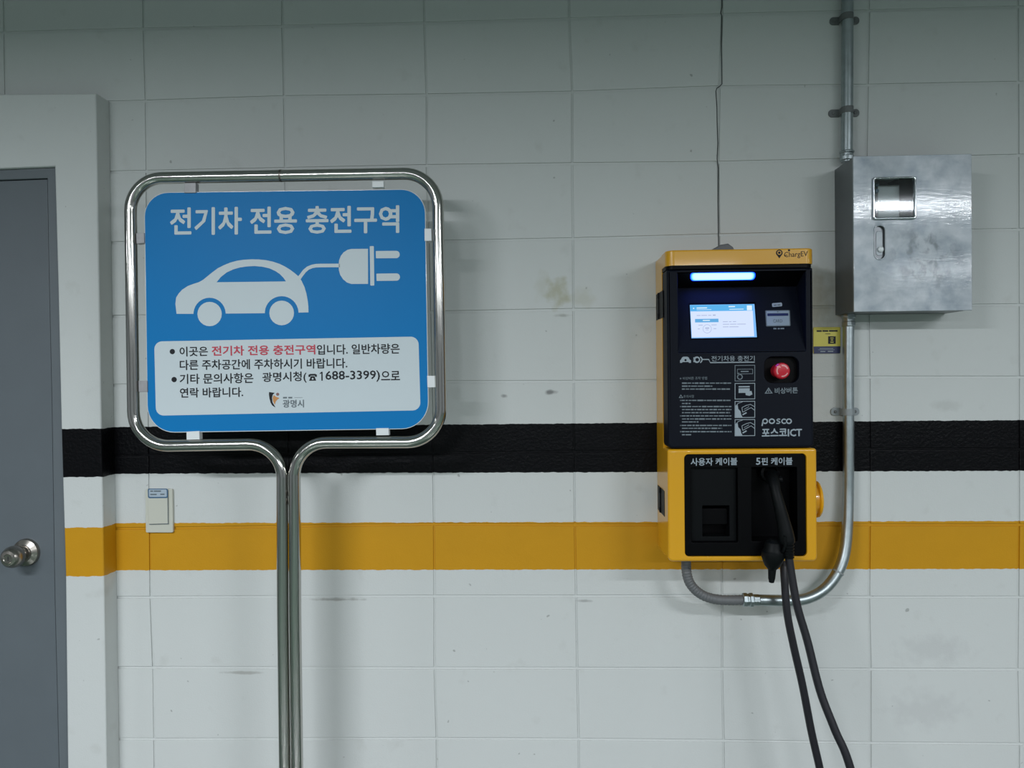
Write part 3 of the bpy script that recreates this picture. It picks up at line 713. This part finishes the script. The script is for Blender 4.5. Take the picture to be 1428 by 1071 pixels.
# card reader pictogram
bm = bmesh.new(); flat(bm, quad_round([(1067, 432.8), (1101.5, 432.3), (1102.5, 454.7), (1068.3, 455.3)], 1.5), pd_(.0006)); cs = finish('card_symbol', bm, M_GPRINT, cover, 0)
bm = bmesh.new(); flat(bm, quad_round([(1068.5, 433.9), (1100.2, 433.4), (1101.2, 453.5), (1069.6, 454.1)], .8), pd_(.001), [[(1070, 437), (1099.2, 436.6), (1099.4, 440.4), (1070.2, 440.8)]]); finish('card_symbol', bm, M_CARDP, cover, 0)
bm = bmesh.new(); flat(bm, [(1070.2, 437.2), (1099, 436.8), (1099.2, 440.2), (1070.4, 440.6)], pd_(.0014)); finish('card_stripe', bm, M_NAVY, cover, 0)
text('card_word', 'CARD', [(1078, 445.4), (1091, 445.2), (1091.2, 449.6), (1078.2, 449.8)], pd_(.0014), M_GPRINT, cover, .0)
bm = bmesh.new(); flat(bm, [(1083.2, 434), (1086, 434), (1084.6, 436.2)], pd_(.0014)); line(bm, [(1078.5, 458.3), (1082.8, 458.3)], 2, pd_(.0008)); line(bm, [(1084.5, 458.3), (1087.5, 458.2)], 2, pd_(.0008)); line(bm, [(1088.5, 458.2), (1093.5, 458.1)], 2, pd_(.0008)); finish('card_caption', bm, M_SILKD, cover, 0)['kind'] = 'stuff'
bm = bmesh.new(); flat(bm, quad_round([(1076.3, 422.9), (1090.3, 421.8), (1091, 427), (1077, 428.2)], 1.5), pd_(.001)); finish('paper_label', bm, M_SILK, cover, 0)
bm = bmesh.new(); line(bm, [(1079, 425.7), (1083, 425.4)], 1.5, pd_(.0014)); line(bm, [(1084.2, 425.3), (1088, 425)], 1.5, pd_(.0014)); finish('paper_label_marks', bm, M_GPRINT, cover, 0)
# printed front
fp = pf(Fc+.0004); fp2 = pf(Fc+.0007)
bm = bmesh.new()
flat(bm, [(948.3, 506), (948.3, 502.5), (949.6, 501.6), (951, 498.6), (953, 497.4), (958.5, 497.4), (960.5, 498.6), (962, 501.6), (963.6, 502.5), (963.6, 506), (960.8, 506), (960, 504.8), (951.8, 504.9), (951, 506)], fp, [disc(956, 502.2, 1.6, 10)])
flat(bm, disc(971.8, 501.6, 4.6, 18), fp, [disc(972.2, 501.6, 2.5, 12)]); flat(bm, [(967, 498.2), (968.2, 498.2), (968.2, 505), (967, 505)], fp)
line(bm, [(976.5, 497.5), (978.5, 499.5), (979, 501.6), (978.5, 503.8), (976.5, 505.8)], 1.6, fp)
line(bm, [(979, 501.3), (988.5, 501.3), (990.5, 505.7), (1052.5, 505)], 1.4, fp)
finish('charging_pictogram', bm, M_SILK, cover, 0)
text('charger_title', '전기차용 충전기', [(992, 496.4), (1052.2, 496), (1052.4, 503.4), (992.2, 503.9)], fp, M_SILK, cover, .0)
text('heading_print', '※ 비상버튼 조작 방법', [(948, 525.6), (986, 525.2), (986, 529.3), (948, 529.7)], fp, M_SILKD, cover, .0)
text('heading_print', '주의사항', [(953, 550.9), (968, 550.6), (968, 554.7), (953, 555)], fp, M_SILKD, cover, .0)
bm = bmesh.new()
flat(bm, [(949.4, 550), (953, 555), (946.6, 555)], fp, [[(949.5, 551.7), (951.2, 554.2), (948.2, 554.2)]])
for (x0, x1, y) in ((951, 1019.5, 534.3), (951, 994, 538.5), (951, 1018, 542.6), (948.5, 1019, 558.4), (951, 963, 562.7), (948.5, 1020, 567), (951, 1020, 571.2), (951, 1018, 575.5), (948.5, 1020, 580), (951, 1020, 584.3), (951, 974, 588.4), (948.5, 1020, 593.3), (951, 1007, 597.3), (948.5, 1020, 602), (951, 964, 606.3)):
    x = x0
    while x < x1:
        wd = random.uniform(2.5, 9)
        if x == 948.5: wd = 1
        e_ = min(x+wd, x1); line(bm, [(x, y), (e_, y-.03)], random.uniform(1.3, 2.0), fp); x = e_+random.uniform(.7, 1.3)
fpn = finish('fine_print', bm, M_SILKD, cover, 0); fpn['kind'] = 'stuff'
for i, (y0, y1) in enumerate(((509.2, 531.8), (534.3, 557), (559.4, 582.8), (584.8, 608.2))):
    bm = bmesh.new(); x0, x1 = 1024.6, 1053
    flat(bm, [(x0, y0), (x1, y0-.3), (x1, y1-.3), (x0, y1)], fp, [[(x0+.9, y0+.9), (x1-.9, y0+.6), (x1-.9, y1-1.2), (x0+.9, y1-.9)]])
    if i == 0:
        flat(bm, [(1028, 514.6), (1050, 514.4), (1050, 521.5), (1028, 521.8)], fp, [[(1028.7, 515.3), (1049.3, 515.1), (1049.3, 520.8), (1028.7, 521.1)]])
        line(bm, [(1033, 518.1), (1044, 518)], 1.6, fp); flat(bm, disc(1031.8, 525.6, 4, 16), fp, [disc(1031.8, 525.6, 2.7, 12)]); line(bm, [(1030, 519.8), (1030.5, 523)], 1.8, fp)
    elif i == 1:
        line(bm, [(1030, 539.4), (1045.5, 539.2)], 1.8, fp); flat(bm, [(1030, 541.6), (1045.5, 541.4), (1045.5, 545.5), (1048, 545.2), (1049.3, 550), (1045, 552), (1040, 551), (1039.5, 547.8), (1030, 548)], fp)
    else:
        flat(bm, [(x0+1, y0+7.2), (x0+4, y0+5), (x0+5, y0+11), (x0+8, y0+14), (x0+9, y0+19), (x0+11, y1-1), (x0+1, y1-1)], fp)
        line(bm, [(x0+1, y0+7), (x0+5, y0+3), (x0+11, y0+1)], .7, fp); line(bm, [(x0+10, y0+9), (x0+16, y0+6), (x0+22, y0+4.5), (x0+28, y0+8)], .8, fp)
        line(bm, [(x0+11, y0+15.5), (x0+18, y0+11.5), (x0+23, y0+9), (x0+28, y0+13)], .8, fp); line(bm, [(x0+10, y0+9), (x0+11, y0+15.5)], .8, fp)
        line(bm, [(x0+13, y0+11.5), (x0+20, y0+7.5)], .6, fp); line(bm, [(x0+11, y0+19), (x0+16.5, y0+16)], 1.8, fp)
    finish('instruction_pictogram', bm, M_SILKD if i == 0 else M_SILK, cover, 0)
text('button_caption', '비상버튼', [(1080.5, 541), (1112.3, 540.2), (1112.4, 548.2), (1080.6, 549.2)], fp, M_SILKD, cover, .006)
bm = bmesh.new(); flat(bm, [(1071.8, 540.2), (1077.6, 548.6), (1066.2, 549)], fp, [[(1071.8, 542.6), (1075.2, 547.6), (1068.6, 547.8)]]); line(bm, [(1071.8, 543.8), (1071.9, 547)], 1.3, fp); finish('warning_triangle', bm, M_SILKD, cover, 0)
# maker's lettering: drawn lower-case word and the line below it
bm = bmesh.new()
def oval(cx, cy, a, b_, n=20): return [(cx+a*math.cos(2*math.pi*k/n), cy+b_*math.sin(2*math.pi*k/n)) for k in range(n)]
cy = 587.4
flat(bm, oval(1067, cy, 4.0, 3.9), fp, [oval(1067, cy, 2.2, 2.1)]); line(bm, [(1064, cy), (1063.2, 591.5), (1062.6, 594)], 1.9, fp)
flat(bm, oval(1076.4, cy, 4.4, 3.9), fp, [oval(1076.4, cy, 2.6, 2.1)])
line(bm, [(1088, 584.6), (1085, 584.4), (1083.2, 585.6), (1084.3, 587), (1086.6, 587.6), (1087.8, 589.1), (1086, 590.5), (1082.6, 590.3)], 1.5, fp)
line(bm, [(1095.8, 585.1), (1093, 584.4), (1090.8, 585.6), (1090.3, 587.4), (1090.8, 589.2), (1093, 590.5), (1095.8, 589.8)], 1.7, fp)
flat(bm, oval(1100.2, cy, 4.2, 3.9), fp, [oval(1100.2, cy, 2.4, 2.1)])
finish('maker_word', bm, M_SILK, cover, 0)
text('maker_line', '포스코ICT', [(1062.6, 598.2), (1118, 597.2), (1118, 608), (1062.6, 609)], fp, M_SILK, cover, .010)
text('cable_caption', '사용자 케이블', [(963.5, 639), (1028, 638.2), (1028, 648.4), (963.5, 649.4)], pf(F-.0036), M_SILK, spn, .006)
text('cable_caption', '5', [(1054.5, 638.7), (1060.3, 638.6), (1060.3, 647.8), (1054.5, 648)], pf(F-.0036), M_SILK, spn, .006)
text('cable_caption', '핀 케이블', [(1062, 638.4), (1105, 637.8), (1105, 648), (1062, 648.6)], pf(F-.0036), M_SILK, spn, .006)
# name on the cap
cf = pf(F+.0035)
text('cap_lettering', 'ChargEV', [(1093.5, 351.5), (1126.5, 350), (1126.5, 359.4), (1093.5, 361)], cf, M_KPRINT, ch, .0)
bm = bmesh.new(); flat(bm, disc(1086.8, 352.6, 4.6, 20), cf, [disc(1086.8, 352.4, 3.0, 14)]); flat(bm, [(1083.6, 355.6), (1090, 355.6), (1086.9, 360.4)], cf); flat(bm, disc(1086.8, 352.4, 1.8, 10), cf)
flat(bm, disc(1100.4, 349, 1.5, 10), cf); line(bm, [(1093.6, 356), (1098.2, 355.9)], .9, cf); finish('cap_emblem', bm, M_KPRINT, ch, 0)
# emergency button
bm = bmesh.new(); prism(bm, rrect(fx(1066.5)-.002, fx(1114.5)+.002, fz(534.5)-.002, fz(498)+.002, .02), .104, F-.016, mXZ); finish('button_well', bm, M_BLACKP, cover)
bc = Vector((at(1084, 517.3, F-.016).x, 0, at(1084, 517.3, F-.016).z))
eb = bmesh.new(); h = F-.0165
lathe(eb, [(.017, h), (.0165, h+.020), (.0195, h+.024), (.0205, h+.030), (.0200, h+.037), (.0175, h+.0405), (.010, h+.0415), (0, h+.0415)], bc, (0, -1, 0), 36)
ebo = finish('emergency_button', eb, M_RED, ch); INV[ebo.name] = Matrix.Identity(4)
bm = bmesh.new()
for k in range(3):
    a0 = math.radians(20+120*k); n = 8; r0, r1 = .0118, .0150; vs = []
    for s in range(n+1):
        a = a0+math.radians(78)*s/n
        vs.append([bm.verts.new(bc+Vector((r*math.cos(a), -(h+.0421 if r < .013 else h+.0416), r*math.sin(a)))) for r in (r0, r1)])
    for s in range(n): bm.faces.new((vs[s][0], vs[s+1][0], vs[s+1][1], vs[s][1]))
finish('turn_arrows', bm, M_ARROW, ebo, 0)
# black hinges on the left flank
for y0, y1, lab in ((407, 444, 0), (682, 717, 1)):
    z1, z0 = at(920, y0, .09).z, at(920, y1, .09).z
    bm = bmesh.new(); prism(bm, [(-.014, z0), (-.128, z0), (-.128, z1), (-.014, z1)], XL-.0012, XL+.001, mYZ, ch=0)
    lathe(bm, [(.0035, 0), (.0045, .001), (.0045, (z1-z0)*.2), (.0035, (z1-z0)*.22), (.0035, (z1-z0)*.78), (.0045, (z1-z0)*.8), (.0045, z1-z0-.001), (.0035, z1-z0)], (XL-.0005, -.066, z0), (0, 0, 1), 14)
    finish('hinge', bm, M_BLACKP, ch)
# yellow cable hanger on the right flank
cz = at(1145, 696, .12).z; cyy = -.118
bm = bmesh.new(); n = 28
lathe(bm, [(.046, -.001), (.046, .003), (.040, .006), (.040, .018), (.046, .020), (.0475, .022), (.0465, .0255), (.040, .0265), (0, .0265)], (XR+.001, cyy, cz), (1, 0, 0), 36)
finish('cable_hanger', bm, M_YELLOW, ch)
# cable cowl on top
bm = bmesh.new(); q0 = at(986, 348, .13).x; q1 = at(1023, 348, .13).x; zt = ZT-.001
prism(bm, [(q0, zt), (q1, zt), (q1-.006, zt+.012), (q1-.018, zt+.021), (q0+.030, zt+.018), (q0+.008, zt+.006)], .075, .15, mXZ, ch=.004); finish('top_cowl', bm, M_FLEX, ch)

# ------------------------------------------------------------------ charging cable: plug, strain relief, both runs, loose cap
pc = at(1096, 800, .2)
cb = thing('charging_cable', 'black charging plug hung in the charger with its cable looping down', 'cable', (pc.x, -.2, .02))
PH = [((1077, 661, .150), .0135), ((1079, 670, .185), .0145), ((1081.5, 684, .203), .0130), ((1086.5, 704, .212), .0142), ((1092, 726, .216), .0162), ((1095.5, 742, .218), .0185), ((1097.3, 753, .2185), .0196), ((1098, 757, .2187), .0185)]
pth = smoothpath([at(*p) for p, r in PH], 6); rr = []
for i in range(len(pth)):
    t = i/6; k = min(int(t), len(PH)-2); rr.append(PH[k][1]+(PH[k+1][1]-PH[k][1])*(t-k))
E_ = at(1098, 756, .2187)
bm = bmesh.new(); tube(bm, pth, rr, 20); finish('plug_handle', bm, M_RUBBER, cb)
bm = bmesh.new(); pth = [at(1066.5, 664.5, .172), at(1088, 664.5, .172)]; tube(bm, [at(1070, 669, .176), at(1090, 668.5, .176)], .0085, 14); finish('release_lever', bm, M_DARK, cb)
E2 = at(1100, 778, .218); n = 26; pth = []; rr = []
for i in range(n+1):
    t = i/n; pth.append(E_.lerp(E2, t)); rr.append(.0165-.0035*t if (i % 5) < 3 else .0135-.002*t)
bm = bmesh.new(); tube(bm, pth, rr, 18); finish('strain_relief', bm, M_RUBBER, cb)
run = [at(1100, 776, .218), at(1104.5, 806, .222), at(1112.5, 848, .23), at(1126, 894, .24), at(1143.5, 963, .26), at(1164, 1017, .28), at(1187, 1075, .30),
       Vector((at(1222, 1150, .32).x, -.34, .22)), Vector((at(1250, 1180, .33).x, -.40, .055)), Vector((at(1240, 1180, .3).x-.05, -.44, .012)), Vector((at(1200, 1180, .3).x-.05, -.38, .012)), Vector((at(1165, 1180, .2).x-.02, -.25, .05)),
       at(1160, 1150, .17), at(1143.5, 1073, .16), at(1131.5, 1020, .155), at(1119, 955, .15), at(1106.5, 900, .145), at(1097.8, 855, .14), at(1094, 808, .13), at(1093, 786, .12), at(1092.5, 777, .118)]
bm = bmesh.new(); tube(bm, smoothpath(run, 8), .0098, 16); finish('cable', bm, M_CABLE, cb)
# loose rubber cap hanging beside the plug
cc = at(1078, 772, .205)
bm = bmesh.new(); lathe(bm, [(0, .038), (.012, .036), (.021, .028), (.0235, .010), (.028, .004), (.029, -.006), (.024, -.018), (.019, -.030), (.010, -.040), (.0085, -.062), (.006, -.072), (0, -.074)], cc, (.06, 0, 1), 22)
finish('rubber_cap', bm, M_RUBBER, cb)
bm = bmesh.new(); tube(bm, smoothpath([cc+Vector((.018, 0, .01)), at(1091, 770, .225), at(1095, 760, .235), at(1094, 748, .238)], 5), .0035, 8); finish('cap_tether', bm, M_RUBBER, cb)

# ------------------------------------------------------------------ conduits
def pipe_thing(name, label, pts, r, m, parts=()):
    pass
PD = .024
u0 = at(1181.8, 0, PD); up_ = thing('steel_conduit', 'galvanised conduit running down the wall into the steel cabinet top', 'pipe', at(1181, 215, PD))
bm = bmesh.new(); tube(bm, [Vector((u0.x-.002, -PD, 2.95)), at(1182, 0, PD), at(1181.6, 120, PD), at(1180.8, 226, PD)], .0150, 20); finish('pipe', bm, M_GALV, up_)
gz = at(1181, 217, PD)
bm = bmesh.new(); lathe(bm, [(.0165, -.014), (.0185, -.012), (.0185, -.003), (.0165, -.001), (.0165, .005), (.0190, .007), (.0190, .011), (.0160, .013)], gz, (0, 0, 1), 12); finish('gland_nut', bm, M_GALV, up_)
lo = thing('steel_conduit', 'galvanised conduit dropping from the cabinet bottom and bending left under the charger', 'pipe', at(1183, 600, PD))
bm = bmesh.new()
pts = smoothpath([at(1183.5, 438, PD), at(1183, 520, PD), at(1183.3, 600, PD), at(1183, 680, PD), at(1181.5, 738, PD+.01), at(1177, 775, PD+.02), at(1166, 802, PD+.03), at(1149, 822, PD+.04), at(1127, 834, PD+.05), at(1105, 837.7, PD+.055), at(1082, 837.6, PD+.06), at(1058, 837, PD+.064)], 8)
tube(bm, pts, .0145, 20); finish('pipe', bm, M_GALV, lo)
g2 = at(1183.3, 447, PD)
bm = bmesh.new(); lathe(bm, [(.016, -.016), (.0175, -.014), (.0175, -.004), (.0160, -.002), (.0160, .006), (.0185, .008), (.0185, .014)], g2, (0, 0, 1), 12); finish('gland_nut', bm, M_GALV, lo)
p_ = at(1168.5, 798, PD+.028); ring('joint_ring', p_, (at(1163, 806, PD+.03)-at(1174, 786, PD+.025)), .0158, .003, M_STRAPL, lo)
FD = PD+.066
fl_ = thing('flexible_conduit', 'grey flexible conduit curving from the charger underside to the steel pipe', 'pipe', at(1000, 836, FD))
pts = smoothpath([at(956.8, 780, FD-.0), at(957.2, 796, FD), at(961, 811, FD), at(970, 823, FD), at(983, 831.5, FD), at(1000, 836, FD), at(1020, 837, FD), at(1040, 836.5, FD)], 10)
bm = bmesh.new(); tube(bm, pts, [.0128+.0006*math.sin(i*2.4) for i in range(len(pts))], 18); finish('hose', bm, M_FLEX, fl_)
bm = bmesh.new(); ax = (at(1050, 836.8, FD)-at(1036, 836.5, FD)).normalized(); ce = at(1042, 836.6, FD)
lathe(bm, [(.0150, -.013), (.0185, -.011), (.0185, -.002), (.0165, 0), (.0165, .004), (.0190, .006), (.0190, .013), (.0155, .016), (.0155, .030)], ce, ax, 8); finish('coupling', bm, M_GALV, fl_)

def clamp(xc, yc, wl, wr, m, label):
    t = thing('pipe_clamp', label, 'clamp', at(xc, yc, 0), 'saddle clamps along the conduit')
    c = at(1181.6 if yc < 300 else 1183.2, yc, PD); a = at(wl, yc, .003).x; b_ = at(wr, yc, .003).x; hz = .0105; R = .0158
    # ears
    for s0, s1 in ((a, c.x-R+.002), (c.x+R-.002, b_)):
        bm = bmesh.new(); L_ = s0 if s0 == a else s1
        rs = [hz*.9, 0, 0, hz*.9] if s0 == a else [0, hz*.9, hz*.9, 0]
        prism(bm, rrect(s0, s1, c.z-hz, c.z+hz, rs, 6), .0005, .0035, mXZ, ch=.0008); finish('ear', bm, m, t)
        bm = bmesh.new(); sx = s0+.012 if s0 == a else s1-.012
        lathe(bm, [(.0042, .003), (.0042, .0045), (.003, .006), (0, .0063)], (sx, 0, c.z), (0, -1, 0), 12); finish('screw', bm, M_STRAP, t)
    bm = bmesh.new(); prof = []
    for k in range(15):
        q = math.pi*k/14; prof.append((c.x-R*math.cos(q), PD+R*math.sin(q)))
    o_ = [(c.x-R, .0005)]+prof+[(c.x+R, .0005)]
    i_ = [(c.x-R+.0014, .0005)]+[(c.x+(x-c.x)*.925, PD+(y-PD)*.925) for x, y in prof]+[(c.x+R-.0014, .0005)]
    for za, in ((c.z-hz*.85,),):
        zb = c.z+hz*.85
        V = [[bm.verts.new((x, -y, z)) for x, y in l] for l, z in ((o_, za), (o_, zb), (i_, zb), (i_, za))]
        for k in range(4):
            for i in range(len(o_)-1): bm.faces.new((V[k][i], V[k][i+1], V[(k+1) % 4][i+1], V[(k+1) % 4][i]))
        for i in (0, -1): bm.faces.new([V[k][i] for k in range(4)])
    finish('saddle', bm, m, t)
clamp(1177, 24, 1157, 1198.5, M_STRAP, 'dark zinc saddle clamp on the conduit near the top edge of the wall')
clamp(1177, 154, 1155.5, 1198.5, M_STRAP, 'dark zinc saddle clamp on the conduit just above the steel cabinet')
clamp(1178, 574.5, 1158.5, 1198.5, M_STRAPL, 'pale zinc saddle clamp on the conduit beside the charger, above the black band')

# ------------------------------------------------------------------ steel cabinet
CF = .128
cl_, cr_ = at(1190.3, 330, CF).x, at(1355.5, 330, CF).x
zt_, zb_ = at(1272, 216.2, CF).z, at(1272, 433.8, CF).z
cab = thing('meter_cabinet', 'brushed stainless steel wall cabinet with a small clear window', 'cabinet', ((cl_+cr_)/2, 0, zb_))
wx = lambda x: at(x, 300, CF).x
wz = lambda y: at(1245, y, CF).z
bm = bmesh.new(); 
# open-fronted case: back and four sides
prism(bm, rrect(cl_+.0015, cr_-.0015, zb_+.0015, zt_-.0015), .001, CF-.006, mXZ, [rrect(cl_+.003, cr_-.003, zb_+.003, zt_-.003)], back=True)
finish('case', bm, M_STEELD, cab, 0)
bm = bmesh.new(); pbox(bm, cl_+.003, cr_-.003, zb_+.003, zt_-.003, .002, .006); finish('back_panel', bm, M_CLIPG, cab, 0)
wh = rrect(wx(1218.8), wx(1274.8), wz(303.8), wz(249.3), .006, 5); lh = rrect(wx(1218.5), wx(1235), wz(362), wz(313.3), .0145, 10)
bm = bmesh.new(); prism(bm, rrect(cl_, cr_, zb_, zt_), CF-.0055, CF, mXZ, [wh, lh], ch=.0012, seg=2, hch=.0008); dr = finish('door', bm, M_STEEL, cab); INV[dr.name] = Matrix.Identity(4)
# window: raised clear bezel, cover, and the breaker behind
bm = bmesh.new(); prism(bm, rrect(wx(1216.3), wx(1277), wz(306.6), wz(247), .007, 6), CF-.001, CF+.007, mXZ, [rrect(wx(1219.5), wx(1273.8), wz(303), wz(250.2), .004, 5)], ch=.003, hch=.003); finish('window_bezel', bm, M_STEELP, dr)
bm = bmesh.new(); prism(bm, rrect(wx(1219.5), wx(1273.8), wz(303), wz(250.2), .004, 5), CF-.0005, CF+.0025, mXZ); finish('window_pane', bm, M_GLASS, dr)
kx = lambda x: at(x, 280, .09).x
kz = lambda y: at(1240, y, .09).z
br = thing('circuit_breaker', 'pale circuit breaker seen behind the window of the steel cabinet', 'breaker', at(1243, 275, .07))
bm = bmesh.new(); pbox(bm, kx(1225), kx(1256), kz(318), kz(257.5), .008, .085, .003); finish('breaker_body', bm, M_SWITCH, br)
bm = bmesh.new(); pbox(bm, kx(1226), kx(1254), kz(293), kz(280), .084, .094, .002); finish('breaker_face', bm, M_PEARL, br)
for yy in (257.5, 266):
    bm = bmesh.new(); lathe(bm, [(.0055, .085), (.0055, .092), (.004, .094), (0, .094)], Vector((kx(1222.5), 0, kz(yy))), (0, -1, 0), 14); finish('terminal', bm, mat('teal_terminal', (.02, .10, .14), .4), br)
bm = bmesh.new(); pbox(bm, kx(1258), kx(1290), kz(322), kz(245), .008, .07, .003); finish('breaker_side', bm, M_DARK, br)
# latch
bm = bmesh.new(); prism(bm, rrect(wx(1218.5)-.001, wx(1235)+.001, wz(362)-.001, wz(313.3)+.001, .0145, 10), CF-.020, CF-.007, mXZ); finish('latch_dish', bm, M_STEELD, dr)
bm = bmesh.new(); prism(bm, rrect(wx(1218), wx(1235.5), wz(362.6), wz(312.7), .0155, 10), CF-.002, CF+.0012, mXZ, [rrect(wx(1219.8), wx(1233.8), wz(360.6), wz(314.6), .0125, 10)], ch=.001, hch=.001); finish('latch_rim', bm, M_STEEL, dr)
bm = bmesh.new(); prism(bm, rrect(wx(1223), wx(1232.3), wz(356), wz(321), .007, 6), CF-.010, CF-.006, mXZ, ch=.001); finish('latch_lever', bm, M_STEEL, dr)
bm = bmesh.new(); q = Vector((wx(1229), 0, wz(347))); lathe(bm, [(.0078, CF-.007), (.0078, CF-.003), (.0065, CF-.0015), (.004, CF-.001), (0, CF-.001)], q, (0, -1, 0), 20); finish('latch_lock', bm, M_ACRYL, dr)

# ------------------------------------------------------------------ small yellow card on the wall between charger and conduit
yc_ = thing('notice_card', 'small yellow and navy card on the wall between charger and conduit', 'card', at(1153, 475, 0))
bm = bmesh.new(); prism(bm, pxloop(quad_round([(1134.5, 456.3), (1172, 456), (1172, 492.8), (1134.5, 493)], 1.5), .0035), .0008, .0035, mXZ, ch=.0004); finish('card', bm, M_STICKY, yc_)
bm = bmesh.new(); flat(bm, quad_round([(1134.5, 483.2), (1172, 482.8), (1171.6, 492.8), (1135, 493)], 1), pf(.0038)); finish('navy_band', bm, M_NAVY, yc_, 0)
bm = bmesh.new()
for a, b_, y, wd in ((1139, 1146, 461.6, 2.2), (1147, 1155, 461.5, 2.2), (1156, 1168, 461.4, 2.2), (1151, 1158, 465.5, .7)): line(bm, [(a, y), (b_, y)], wd, pf(.0041))
flat(bm, [(1155, 469), (1165.5, 469), (1165.5, 479.4), (1155, 479.5)], pf(.0041), [[(1158, 470.8), (1162.5, 470.8), (1162.5, 472), (1158, 472)], [(1158.6, 473.4), (1162, 473.4), (1162, 474.8), (1158.6, 474.8)], [(1158, 476.4), (1162.5, 476.4), (1162.5, 477.8), (1158, 477.8)]])
finish('card_print', bm, M_KPRINT, yc_, 0)
bm = bmesh.new()
for a, b_, y, wd in ((1143, 1162, 486, .8), (1141, 1164, 487.8, .5), (1144, 1151, 490.2, 1.3), (1154.5, 1162, 490, 1.3)): line(bm, [(a, y), (b_, y)], wd, pf(.0041))
finish('card_print', bm, M_SILK, yc_, 0)
